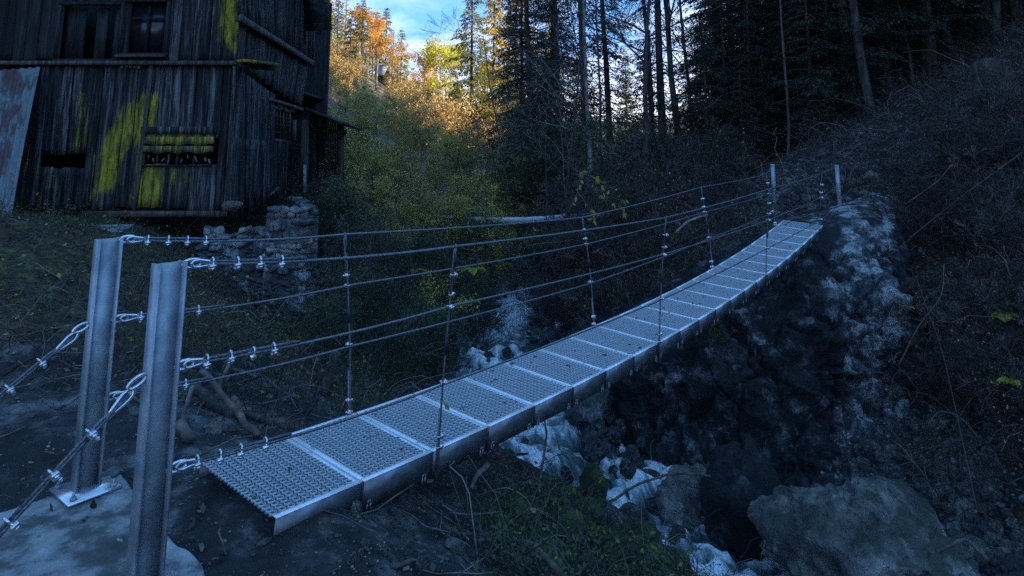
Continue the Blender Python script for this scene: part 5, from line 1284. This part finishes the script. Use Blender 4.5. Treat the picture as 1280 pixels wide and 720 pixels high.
for i, (px, Y, k, sc) in enumerate(((640, 22, 0, 1.0), (665, 25, 0, 1.5), (690, 22, 0, 1.4), (620, 19, 1, .8), (660, 29, 0, 1.4), (720, 20, 0, 1.1), (600, 16.5, 1, .9), (760, 18, 0, 1.), (790, 19, 0, 1.1), (820, 18, 1, 1.1), (400, 13.5, 1, .8), (440, 13, 1, .9), (480, 12.5, 1, .8),
        (520, 12.6, 1, .75), (560, 13.2, 1, .8), (600, 14, 1, .7), (430, 9.6, 1, .55), (470, 9.8, 1, .6), (510, 10, 1, .55), (545, 10.4, 1, .55), (500, 8.2, 1, .42), (420, 7.4, 1, .35))):
    plant_tree(BUSHD[k], 'dark_shrub', GX_(px, Y), r3.uniform(0, 6), sc, ('large dark green shrub crowding the creek gorge', 'low dark leafy shrub on the creek bank')[k], 'shrub', grp)
grp = 'bare bushes on the creek banks'
for i, (px, Y, k, sc) in enumerate(((700, 13.5, 0, .8), (730, 14.2, 1, .9), (760, 13.2, 0, .9), (785, 14.5, 0, 1.), (815, 13.6, 1, .9), (845, 14.5, 0, .9), (800, 12.6, 1, .6), (750, 12.2, 1, .55), (870, 15.5, 0, .9), (690, 15.5, 0, .8), (660, 17.5, 0, .9), (720, 16.5, 0, 1.), (840, 12.8, 1, .5),
        (900, 16.5, 1, .9), (1150, 10.5, 1, .5), (1200, 9.8, 1, .7), (1240, 9.2, 0, .6), (1270, 10.5, 0, .8), (1100, 12.5, 0, .4), (1140, 13, 0, .5), (1190, 13, 0, .6), (1230, 14, 0, .7), (1280, 12, 0, .9), (1150, 9.4, 0, .35), (1225, 8.4, 0, .5), (1180, 8.9, 0, .45), (1210, 11.5, 0, .7), (1255, 8.2, 1, .6), (1170, 11.8, 0, .5), (1290, 8.6, 0, .7), (1240, 12.5, 0, .6), (1265, 7.4, 1, .5), (540, 11, 0, .5), (420, 11, 0, .7), (470, 11.6, 0, .7))):
    plant_tree(BUSHB[k], 'bare_bush', GX_(px, Y), r3.uniform(0, 6), sc, ('tangled leafless bush on the creek bank', 'tangled bush with few yellowing leaves on the bank')[k], 'shrub', grp)

# --- far, sunlit
grp = 'sunlit spruces and larches beyond the shade'
LBs = ('dark green spruce on the far hillside', 'yellow green spruce on the sunlit far hillside', 'golden larch on the sunlit far hillside')
for i, (px, Y, k, ty) in enumerate(((432, 62, 0, 12), (415, 80, 1, -12), (400, 70, 1, -30), (447, 84, 1, -4), (458, 92, 2, 14), (478, 98, 1, 5), (487, 92, 2, 34), (498, 105, 1, 33), (506, 118, 2, 62), (513, 130, 0, 84), (392, 60, 0, 30), (425, 95, 2, -20), (378, 90, 1, -40), (494, 84, 2, 70), (455, 74, 2, 70),
        (518, 150, 0, 104), (527, 160, 1, 118), (570, 120, 0, 100), (408, 100, 2, 0), (440, 110, 2, 0), (466, 120, 1, 10), (503, 76, 0, 98), (420, 66, 1, 60), (443, 68, 2, 50), (404, 62, 0, 72))):
    plant_top(FS[k], 'far_conifer', px, Y, ty, LBs[k], 'tree', grp)
for kd, px, Y, ty, nm, lb in ((SPl[0], 590, 50, -40, 'tall_spruce', 'tall sunlit yellow green spruce right of the sky notch'), (SPl[1], 618, 54, -45, 'larch_tree', 'golden larch with hanging twigs right of the tall sunlit spruce'), (SPl[1], 646, 60, -60, 'larch_tree', 'second golden larch half hidden by dark conifers'),
        (SPl[0], 636, 47, 60, 'tall_spruce', 'lower yellow green spruce in front of the golden larches'), (SPl[1], 690, 66, 10, 'larch_tree', 'golden larch glimpsed between the dark trunks'), (SPl[0], 730, 62, 40, 'tall_spruce', 'sunlit spruce glimpsed between the dark trunks'), (SPl[0], 785, 66, 60, 'tall_spruce', 'sunlit spruce behind the trunks below the glare'),
        (SPl[0], 570, 60, 95, 'tall_spruce', 'small yellow green spruce at the foot of the tall one'), (SPl[1], 668, 52, 30, 'larch_tree', 'lower golden larch beside the first dark conifer')):
    plant_top(kd, nm, px, Y, ty, lb, 'tree')
grp = 'autumn trees on the far slope'
for i, (px, Y, kd, ty, lb) in enumerate(((462, 86, FO[0], 4, 'orange tree at the hill crest'), (450, 100, FO[0], -6, 'orange tree behind the hill crest'), (436, 78, FO[1], 40, 'dull orange tree on the hillside'), (482, 85, FO[1], 36, 'small orange tree left of the sky notch'), (529, 78, FO[0], 56, 'bright orange tree left of the round yellow tree'), (520, 90, FO[1], 84, 'thin orange tree in the sky notch'),
        (546, 76, FY[0], 44, 'round bright yellow green tree right of the sky notch'), (557, 82, FY[0], 47, 'yellow green tree half behind the round one'), (540, 66, FB[0], 84, 'thin russet tree in front of the yellow tree'), (560, 62, FB[0], 80, 'thin russet tree below the tall spruce'), (575, 66, FB[0], 70, 'bare topped russet tree below the tall spruce'), (513, 64, FB[0], 96, 'thin russet tree below the sky notch'),
        (530, 62, FO[1], 104, 'small orange tree below the round yellow one'), (500, 75, FB[0], 80, 'russet tree at the valley floor'), (466, 86, FB[0], 24, 'tall pale stemmed tree behind the shed'), (488, 84, FB[0], 40, 'pale stemmed tree right of the shed'), (590, 72, FB[0], 60, 'russet tree at the foot of the tall spruce'), (538, 100, FO[0], 90, 'distant orange tree at the valley head'), (405, 66, FB[0], 50, 'russet tree on the left hillside'), (420, 72, FO[1], 56, 'orange brown tree on the left hillside'), (398, 84, FO[0], -10, 'orange tree above the barn eaves'), (606, 62, FY[0], 70, 'small yellow tree below the larches'))):
    plant_top(kd, 'autumn_tree', px, Y, ty, lb, 'tree', grp)
grp = 'russet brush on the far slope'
for i in range(64):
    px = r3.uniform(490, 625); Y = r3.uniform(44, 74)
    plant_tree(FR[i % 2], 'russet_brush', GX_(px, Y), r3.uniform(0, 6), r3.uniform(.5, .95), ('russet brush thicket with pale stems on the far slope', 'low russet brush on the far slope')[i % 2], 'shrub', grp)
for i in range(16):
    px = r3.uniform(385, 438); Y = r3.uniform(48, 70)
    plant_tree(FR[i % 2], 'russet_brush', GX_(px, Y), r3.uniform(0, 6), r3.uniform(.4, .8), 'russet brush on the left hillside near the shed', 'shrub', 'russet brush on the left hillside')
# shed, leaning pole with its wire, fence on the far hillside
for Yh in np.linspace(60, 95, 200):
    if zfor(GX_(477, Yh)[0], Yh, 104) < float(gz(GX_(477, Yh)[0], Yh)): break
p = GX_(477, Yh)
e = empty('wooden_shed', p, 1.0); e.scale = (.8, .8, 1.5); tag(e, 'small dark wooden shed with pale metal roof on the far hillside', 'shed')
mb = MB(); mb.box((0, 0, .6), (1.5, 1.8, 1.6)); mb.build('wall', M['board_dark'], e)
mb = MB(); mb.hexa([(-1.2, -1.1, 1.2), (.0, -1.1, 2.3), (.0, 1.1, 2.3), (-1.2, 1.1, 1.2)], [(-1.2, -1.1, 1.27), (.0, -1.1, 2.38), (.0, 1.1, 2.38), (-1.2, 1.1, 1.27)]); mb.hexa([(0, -1.1, 2.3), (1.2, -1.1, 1.2), (1.2, 1.1, 1.2), (0, 1.1, 2.3)], [(0, -1.1, 2.38), (1.2, -1.1, 1.27), (1.2, 1.1, 1.27), (0, 1.1, 2.38)]); mb.build('roof', M['slate'], e)
mb = MB(); mb.box((.1, -.93, .5), (.6, .05, 1.2)); mb.build('door', M['beam'], e)
a = GX_(467, 70); b = atY(472, 74, 70)
mb = MB(); mb.tubes([a-[0, 0, 1], b], [.13, .1], 8); o = mb.build('utility_pole', M['bark_pale'], base=a); tag(o, 'pale wooden pole leaning beside the far shed', 'pole')
mb = MB(); P = np.array([b, (b+atY(430, 100, 60))/2-[0, 0, .4], atY(430, 100, 60), atY(395, 122, 50)]); mb.tubes(cr(P, 5), .03, 4); o = mb.build('overhead_wire', M['rope'], base=b); tag(o, 'thin wire running left down from the leaning pole', 'wire')
a = atY(418, 88, 76); b = atY(459, 88, 78)
e = empty('paling_fence', a); tag(e, 'low grey paling fence on the left hillside above the shed', 'fence')
mb = MB(); n = 46
for k in range(n):
    q = a+(b-a)*(k/n)-a; mb.box(q+[0, 0, -.1], (.07, .03, 1.5+.2*r3.random()))
mb.build('paling', M['plank_pale'], e); mb = MB(); beam_pts(mb, np.zeros(3)+[0, .05, .3], b-a+[0, .05, .3], .06, .06); mb.build('rail', M['plank_pale'], e)

# ------------------------------------------------------------------ ground cover
def img_scatter(r, n, boxes, y0=2.6):
    out = []; w = np.array([(b[2]-b[0])*(b[3]-b[1])*b[4] for b in boxes], float); w /= w.sum()
    for b, k in zip(boxes, r.multinomial(n, w)):
        lo = ray(b[0], b[1]); 
        px = r.uniform(b[0], b[2], k); py = r.uniform(b[1], b[3], k)
        Y = np.geomspace(y0, 60, 220); u = (px-640)/F; v = -(py-PP)/F; ry = cT-v*sT; rz = sT+v*cT
        XX = (u/ry)[:, None]*Y; ZZ = H+(rz/ry)[:, None]*Y; GG = gz(XX, np.broadcast_to(Y, XX.shape)); below = ZZ < GG
        i = below.argmax(1); ok = below.any(1); i = i[ok]; j = np.arange(k)[ok]
        out.append(np.stack([XX[j, i], Y[i], GG[j, i]], 1))
    return np.vstack(out)
# world-space scatter areas (x0, x1, y0, y1, weight)
def area(r, n, boxes):
    w = np.array([(b[1]-b[0])*(b[3]-b[2])*b[4] for b in boxes]); w = w/w.sum(); out = []
    for b, k in zip(boxes, r.multinomial(n, w)): out.append(np.stack([r.uniform(b[0], b[1], k), r.uniform(b[2], b[3], k)], 1))
    P = np.vstack(out); d, zw = creek_d(P[:, 0], P[:, 1]); P = P[d > .9]
    return np.c_[P, gz(P[:, 0], P[:, 1])]
r4 = np.random.default_rng(31)
P = area(r4, 34000, [(-8, -2.5, 4.4, 11, 1.), (-3, 0, 5, 9, .7), (4, 12, 7, 18, 1.1), (7.5, 15, 13, 19, 2.2), (2, 6, 11.5, 16, 1.), (-6, -1, 9, 18, .6), (-.6, 2, 3.2, 5, .5), (-4, 0, 2, 4.4, .25)])
mb = MB(); d = r4.normal(size=P.shape); d[:, 2] = np.abs(d[:, 2])*.35; L = r4.uniform(.02, .06, len(P)); mb.leaves(P+[0, 0, .012], d, L, L*.6, flat=np.array([0, 0, 1.]))
o = mb.build('leaf_litter', M['litter']); tag(o, 'brown fallen leaves scattered over the slopes and banks', 'leaves', kind='stuff')
P = area(r4, 30000, [(-9, -2.6, 4.6, 11, 1.), (-3.2, -.8, 4.4, 8, .6), (5.5, 9, 13, 18, .3)])
keep = fbm(P*.7, 3, 9)+r4.normal(size=len(P))*.15 > -.05; P = P[keep]
mb = MB(); d = r4.normal(size=P.shape)*.55; d[:, 2] = 1; L = r4.uniform(.04, .13, len(P)); mb.leaves(P-[0, 0, .01], d, L, .007)
o = mb.build('grass', M['grass']); tag(o, 'short dull grass on the bank before the barn', 'grass', kind='stuff')
# low leafy undergrowth on banks
P = area(r4, 2600, [(-3.2, -1.0, 5.2, 9.5, .5), (-.2, 1.7, 3.4, 5.3, 1.8), (5, 11, 7.5, 12.5, .5), (-8, -4, 8.5, 10.4, .5), (-3.5, -1.2, 9, 16, .8), (1.2, 4.2, 12, 16, .5)])
k = r4.integers(14, 30, len(P)); I = np.repeat(np.arange(len(P)), k); Q_ = P[I]+np.abs(r4.normal(size=(len(I), 3)))*[0, 0, .12]+r4.normal(size=(len(I), 3))*[.10, .10, .01]
d = r4.normal(size=Q_.shape); L = r4.uniform(.014, .036, len(I)); mb = MB(); mb.leaves(Q_, d, L, L*.6)
o = mb.build('undergrowth', M['leaf_dark']); tag(o, 'low leafy undergrowth covering the creek banks', 'undergrowth', kind='stuff')
P = area(r4, 380, [(-3.5, -1.2, 5, 9.5, .5), (.1, 1.6, 3.6, 5.0, 1.4), (-8, -4, 6, 9.5, .06), (-3.5, -1.2, 9, 16, .8), (1.2, 4.2, 12, 16, .6)])
k = r4.integers(6, 18, len(P)); I = np.repeat(np.arange(len(P)), k); Q_ = P[I]+np.abs(r4.normal(size=(len(I), 3)))*[0, 0, .16]+r4.normal(size=(len(I), 3))*[.12, .12, .01]
d = r4.normal(size=Q_.shape); L = r4.uniform(.018, .045, len(I)); mb = MB(); mb.leaves(Q_, d, L, L*.55)
o = mb.build('undergrowth', M['leaf_lime']); tag(o, 'scattered yellowing lime leaves low on the banks', 'leaves', kind='stuff')
# leaves and crumbs of mud dropped on the deck
r6 = np.random.default_rng(3); Pd = np.array([deck(s, l, .012) for s, l in zip(r6.uniform(-1, 18, 150), r6.uniform(.04, .96, 150))]); dd = r6.normal(size=(150, 3)); dd[:, 2] *= .08
mb = MB(); L = r6.uniform(.015, .05, 150); mb.leaves(Pd, dd, L, L*.6, flat=np.array([0, 0, 1.])); o = mb.build('leaf_litter', M['litter']); tag(o, 'small brown leaves dropped on the bridge deck', 'leaves', kind='stuff')
# brambles: arching bare canes
def canes(name, n, boxes, L, rad, label, seed, up=1.1, mat='twig'):
    r = np.random.default_rng(seed); P = area(r, n, boxes); n = len(P); K = 8; t = np.linspace(0, 1, K)[None, :, None]
    a = r.uniform(0, 2*PI, n); h = np.stack([np.cos(a), np.sin(a), np.zeros(n)], 1)[:, None]; ln = r.uniform(L[0], L[1], n)[:, None, None]
    q = P[:, None]+h*t*ln*r.uniform(.3, 1, (n, 1, 1))+np.array([0, 0, 1.])*ln*up*(t-r.uniform(.55, 1.0, (n, 1, 1))*t*t)
    q = q+np.cumsum(r.normal(size=(n, K, 3))*.02*ln, 1)
    rr = (r.uniform(rad[0], rad[1], n)[:, None]*np.linspace(1, .4, K)[None])
    mb = MB(); mb.tubes(q, rr, 3, cap=False); o = mb.build(name, M[mat]); tag(o, label, 'brambles', kind='stuff'); return q
canes('brambles', 4600, [(4.5, 12, 7, 15, 1.), (6, 9, 6, 9, 1.), (7.4, 14, 13.5, 19, 1.2)], (.3, 1.5), (.0025, .009), 'tangle of bare bramble canes over the right slope', 5)
canes('brambles', 1500, [(1.2, 5, 11.8, 16.5, 1.)], (.5, 1.7), (.003, .006), 'grey brush tangle on the bank beyond the deck', 6)
canes('brambles', 900, [(-4.5, -.6, 4.8, 10, 1.), (-3.5, -1, 10, 15, .8)], (.3, 1.2), (.002, .005), 'bare bramble canes on the bank left of the creek', 7)
canes('brambles', 700, [(-.3, 1.9, 3.4, 5.6, 1.)], (.2, .8), (.0015, .004), 'thin bare canes on the mossy near bank', 8)
canes('brambles', 800, [(-9, -2, 4.6, 10.6, 1.)], (.1, .5), (.001, .003), 'dry stalks in the grass before the barn', 9, .6)
canes('brambles', 190, [(5, 12, 7, 16, 1.)], (1., 2.6), (.003, .009), 'long pale dry canes arching over the right slope', 25, .9, 'twig_pale')
canes('brambles', 110, [(1.5, 5, 12, 16, 1.)], (1., 2.4), (.003, .008), 'long pale dry canes on the bank beyond the deck', 26, .9, 'twig_pale')
canes('brambles', 70, [(-4, -1, 5, 11, 1.), (-.2, 1.8, 3.4, 5.6, .6)], (.5, 1.5), (.002, .006), 'pale dry canes left of the creek', 27, .9, 'twig_pale')
P = area(r4, 900, [(-8, -2, 4.4, 11, .7), (4, 12, 7, 18, 1.3), (2, 6, 11.5, 16, 1.), (-4, -1, 9, 16, 1.), (-.4, 2, 3.4, 5.6, .8)]); d = r4.normal(size=P.shape); L = r4.uniform(.03, .07, len(P)); mb = MB(); mb.leaves(P+np.abs(r4.normal(size=(len(P), 1)))*[0, 0, .25], d, L, L*.6)
o = mb.build('bright_leaves', M['leaf_bright']); tag(o, 'scattered bright yellow leaves caught in the brush', 'leaves', kind='stuff')
P = area(r4, 2400, [(-.7, 1.9, 3.2, 5.2, .8), (-8, -2.5, 4, 10, .6), (4, 11, 7, 17, 1.), (-3, 0, 2.6, 4.6, .25), (-4, -1, 4.5, 6, 1.4)]); n = len(P); K = 5; a = r4.uniform(0, 2*PI, n); h = np.stack([np.cos(a), np.sin(a), r4.normal(size=n)*.2], 1)[:, None]
q = P[:, None]+h*np.linspace(-.5, .5, K)[None, :, None]*r4.uniform(.06, .5, n)[:, None, None]+[0, 0, .02]; q = q+r4.normal(size=q.shape)*.006; q[..., 2] = np.maximum(q[..., 2], gz(q[..., 0], q[..., 1])+.004)
mb = MB(); mb.tubes(q, r4.uniform(.0015, .006, (n, 1))*np.ones((n, K)), 4, cap=False); o = mb.build('fallen_twigs', M['deadwood']); tag(o, 'broken twigs strewn over ground and slopes', 'twigs', kind='stuff')
# mossy cushions on the near bank
mb = MB(); v0, f0 = ICO[3]
for px, py, s_ in ((760, 690, .22), (700, 660, .2), (640, 640, .2), (840, 706, .14), (800, 668, .16), (735, 640, .14), (680, 700, .18), (600, 655, .15)):
    p = hit(px, py, 3.0); V = v0*(1+.3*fbm(v0*2+px, 3, 5))[:, None]*np.array([s_, s_, s_*.5])+p; mb.add(V, t=f0)
o = mb.build('moss', M['moss'], smooth=True); tag(o, 'green moss cushions on the near bank edge', 'moss', kind='stuff')
# ferns and seedlings: individuals
def frond_plant(name, p, n, L, leaf, mat, label, cat, seed, up=.8, hang=False, lw=.5, spread=1., flat=(0, 0, 1.)):
    r = np.random.default_rng(seed); st = MB(); lf = MB()
    for k in range(n):
        a = 2*PI*k/n+r.uniform(-.4, .4); h = np.array([math.cos(a), math.sin(a), 0])*spread; ln = L*r.uniform(.7, 1.1); t = np.linspace(0, 1, 9)[:, None]
        q = h*t*ln*.8+np.array([0, 0, 1.])*ln*((up*t-.9*t*t) if not hang else (-t*.9+.2*t*(1-t))); st.tubes(q, np.linspace(.004, .0015, 9), 4, cap=False)
        m = 22; tt = np.linspace(.15, .98, m); i = np.minimum((tt*8).astype(int), 7); w = (tt*8-i)[:, None]; c = q[i]*(1-w)+q[i+1]*w; sd = np.cross(h/spread, [0, 0, 1.])
        for s_ in (-1, 1):
            dd = sd*s_+h*.5+r.normal(size=(m, 3))*.12; ll = leaf*np.sin(np.pi*np.clip(tt*.85+.12, 0, 1)); lf.leaves(c, dd, ll, ll*lw, flat=np.array(flat))
    e = empty(name, p); st.build('stem', M['twig'], e); lf.build('frond', M[mat], e); tag(e, label, cat); return e
frond_plant('fern', hit(678, 628, 3.), 9, .42, .07, 'fern', 'green fern on the near bank before the white water', 'fern', 1)
frond_plant('fern', hit(718, 664, 3.), 8, .32, .06, 'leaf_lime', 'pale yellow green fern low on the near bank', 'fern', 2)
frond_plant('fern', hit(612, 668, 3.), 7, .3, .055, 'fern', 'small fern at the left of the near bank', 'fern', 3)
frond_plant('fern', atY(896, 402, 9.3), 4, .42, .09, 'fern', 'bright fern hanging from the cliff under the deck', 'fern', 4, hang=True, spread=.35)
frond_plant('fern', hit(800, 700, 3.), 8, .32, .06, 'fern', 'fern at the right end of the near bank', 'fern', 5)
frond_plant('leafy_seedling', atY(1256, 398, 8.6), 6, .24, .085, 'leaf_bright', 'bright yellow leaved sapling on the right slope', 'sapling', 6, lw=.8, flat=(.2, -1, .3))
frond_plant('leafy_seedling', atY(1262, 480, 7.8), 4, .16, .06, 'leaf_bright', 'small yellow green sapling low at the right edge', 'sapling', 7, lw=.8, flat=(.2, -1, .3))
frond_plant('leafy_seedling', atY(590, 340, 11.), 4, .30, .08, 'leaf_bright', 'yellow leaved twig beside the middle hanger over the creek', 'sapling', 8, lw=.8, flat=(.2, -1, .3))
frond_plant('leafy_seedling', atY(520, 340, 11.5), 4, .22, .07, 'leaf_lime', 'yellowing leafy sprig between the rails above the bank', 'sapling', 12, lw=.8, flat=(.2, -1, .3))
frond_plant('leafy_seedling', atY(360, 432, 6.), 4, .16, .05, 'leaf_lime', 'lime leaved bramble sprig behind the middle rail', 'sapling', 9, lw=.8, flat=(.2, -1, .3))
# twig with yellow leaves crossing above the rail
e = empty('leafy_branch', atY(725, 215, 9.5)); st = MB(); lf = MB(); rr_ = np.random.default_rng(4)
o0 = np.array(e.location)
for path in ([(712, 262), (722, 240), (728, 214)], [(724, 214), (745, 234), (768, 248), (785, 250)], [(722, 240), (738, 262), (742, 276)], [(745, 234), (752, 246), (776, 258), (780, 268)], [(724, 216), (748, 224), (752, 236)]):
    q = np.array([atY(x, y, 9.5+.1*i) for i, (x, y) in enumerate(path)])-o0; q = cr(q, 5); st.tubes(q, np.linspace(.007, .003, len(q)), 5)
    m = 13; k = rr_.integers(len(q)//4, len(q), m); d = rr_.normal(size=(m, 3))*.5+np.array([.3, 0, -.8]); L = rr_.uniform(.06, .11, m); lf.leaves(q[k], d, L, L*.45, flat=np.array([.3, -1, .2]))
st.build('stem', M['twig'], e); lf.build('leaf', M['leaf_lime'], e); tag(e, 'arching twig with large yellow green leaves above the far rails', 'branch')

# ------------------------------------------------------------------ light, sky, camera
SUN_EL = math.radians(17); SUN_AZ = math.radians(101)            # clockwise from +Y
w = bpy.data.worlds.new('World'); scene.world = w; w.use_nodes = True; nt = w.node_tree; nt.nodes.clear()
out = nt.nodes.new('ShaderNodeOutputWorld'); bg = nt.nodes.new('ShaderNodeBackground'); nt.links.new(bg.outputs[0], out.inputs[0])
sky = nt.nodes.new('ShaderNodeTexSky'); sky.sky_type = 'NISHITA'; sky.sun_disc = False; sky.sun_elevation = SUN_EL; sky.sun_rotation = SUN_AZ
sky.altitude = 1200; sky.air_density = 1.3; sky.dust_density = .2; sky.ozone_density = 6
tc = nt.nodes.new('ShaderNodeTexCoord'); sx = nt.nodes.new('ShaderNodeSeparateXYZ'); nt.links.new(tc.outputs['Generated'], sx.inputs[0])
mz = node(nt, 'ShaderNodeMath', operation='ADD'); nt.links.new(sx.outputs[2], mz.inputs[0]); mz.inputs[1].default_value = .06
dx = node(nt, 'ShaderNodeMath', operation='DIVIDE'); nt.links.new(sx.outputs[0], dx.inputs[0]); nt.links.new(mz.outputs[0], dx.inputs[1])
dy = node(nt, 'ShaderNodeMath', operation='DIVIDE'); nt.links.new(sx.outputs[1], dy.inputs[0]); nt.links.new(mz.outputs[0], dy.inputs[1])
cb_ = nt.nodes.new('ShaderNodeCombineXYZ'); nt.links.new(dx.outputs[0], cb_.inputs[0]); nt.links.new(dy.outputs[0], cb_.inputs[1])
cn = noise_tex(nt, 1.15, 8, .6, vec=cb_.outputs[0], mapping=(1.2, .8, 1))
cf = ramp(nt, cn, [(.43, (0, 0, 0)), (.66, (.85,)*3)])
low = node(nt, 'ShaderNodeMapRange'); nt.links.new(sx.outputs[2], low.inputs[0]); low.inputs['From Min'].default_value = .13; low.inputs['From Max'].default_value = .30; low.inputs['To Min'].default_value = 1; low.inputs['To Max'].default_value = 0
cm = node(nt, 'ShaderNodeMath', operation='MULTIPLY'); nt.links.new(cf, cm.inputs[0]); nt.links.new(low.outputs[0], cm.inputs[1])
up_ = node(nt, 'ShaderNodeMapRange'); nt.links.new(sx.outputs[2], up_.inputs[0]); up_.inputs['From Min'].default_value = .0; up_.inputs['From Max'].default_value = .5
hz = node(nt, 'ShaderNodeMapRange'); nt.links.new(sx.outputs[2], hz.inputs[0]); hz.inputs['From Min'].default_value = .09; hz.inputs['From Max'].default_value = .19; hz.inputs['To Min'].default_value = .85; hz.inputs['To Max'].default_value = 0
wisp = ramp(nt, noise_tex(nt, 2.2, 6, .6, vec=cb_.outputs[0]), [(.35, (.35,)*3), (.6, (1, 1, 1))])
hm = node(nt, 'ShaderNodeMath', operation='MULTIPLY'); nt.links.new(hz.outputs[0], hm.inputs[0]); nt.links.new(wisp, hm.inputs[1])
mx = node(nt, 'ShaderNodeMath', operation='MAXIMUM'); nt.links.new(hm.outputs[0], mx.inputs[0]); nt.links.new(cm.outputs[0], mx.inputs[1])
tcol = mix(nt, up_.outputs[0], (.12, .24, .60), (1.04, 1.10, 1.03))
tint = mix(nt, 1., sky.outputs[0], tcol, 'MULTIPLY')
cc = mix(nt, mx.outputs[0], tint, (4.0, 3.95, 3.9))
nt.links.new(cc, bg.inputs['Color']); bg.inputs['Strength'].default_value = .15
sl = bpy.data.lights.new('Sun', 'SUN'); sl.energy = 3.2; sl.angle = math.radians(.5); sl.color = (1., .84, .60)
so = bpy.data.objects.new('Sun', sl); COL.objects.link(so)
sdir = Vector((math.sin(SUN_AZ)*math.cos(SUN_EL), math.cos(SUN_AZ)*math.cos(SUN_EL), math.sin(SUN_EL)))
so.rotation_euler = sdir.to_track_quat('Z', 'Y').to_euler(); so.location = (20, -20, 30)
cam = bpy.data.cameras.new('Camera'); co = bpy.data.objects.new('Camera', cam); COL.objects.link(co); scene.camera = co
co.location = (0, 0, H); co.rotation_euler = (PI/2+TH, 0, 0)
cam.sensor_width = 36; cam.lens = F/1280*36; cam.shift_y = -(360-PP)/1280; cam.clip_start = .05; cam.clip_end = 2000
vs = scene.view_settings; vs.view_transform = 'Standard'; vs.look = 'None'; vs.exposure = 1.8; vs.gamma = 1.; vs.use_curve_mapping = False
scene.render.engine = 'CYCLES'; scene.cycles.use_denoising = False; scene.render.filter_size = 1.15; scene.cycles.use_adaptive_sampling = False; scene.cycles.max_bounces = 6; scene.cycles.diffuse_bounces = 3; scene.cycles.transmission_bounces = 3; scene.cycles.transparent_max_bounces = 4
scene.cycles.sample_clamp_indirect = 6; scene.cycles.caustics_reflective = False; scene.cycles.caustics_refractive = False
import sys, numpy as np, OpenImageIO as oi
b=oi.ImageBuf(sys.argv[1]); a=b.get_pixels(oi.FLOAT)[...,:3]; h,w=a.shape[:2]; k=w/1280
for name,(x0,y0,x1,y1) in dict(sky=(500,10,560,60),deck_near=(400,520,520,580),deck_far=(880,340,930,370),post=(195,400,220,600),slab=(20,660,150,715),mud=(240,600,320,680),grassL=(20,320,100,400),barn=(200,90,280,160),barnup=(60,10,140,70),wall=(340,280,385,380),olive=(420,150,560,250),midbush=(450,300,600,360),russet=(500,100,560,150),dark=(900,100,1050,200),brush=(700,290,780,360),cliffdark=(820,480,920,580),cliffpale=(1060,380,1095,470),boulder=(1020,620,1150,700),water=(660,550,720,600),rslope=(1120,180,1250,300),nearbank=(620,620,740,700)).items():
    r=a[int(y0*k):int(y1*k),int(x0*k):int(x1*k)].reshape(-1,3); print(name.ljust(10),(r.mean(0)*255).astype(int),(r.std(0)*255).astype(int))
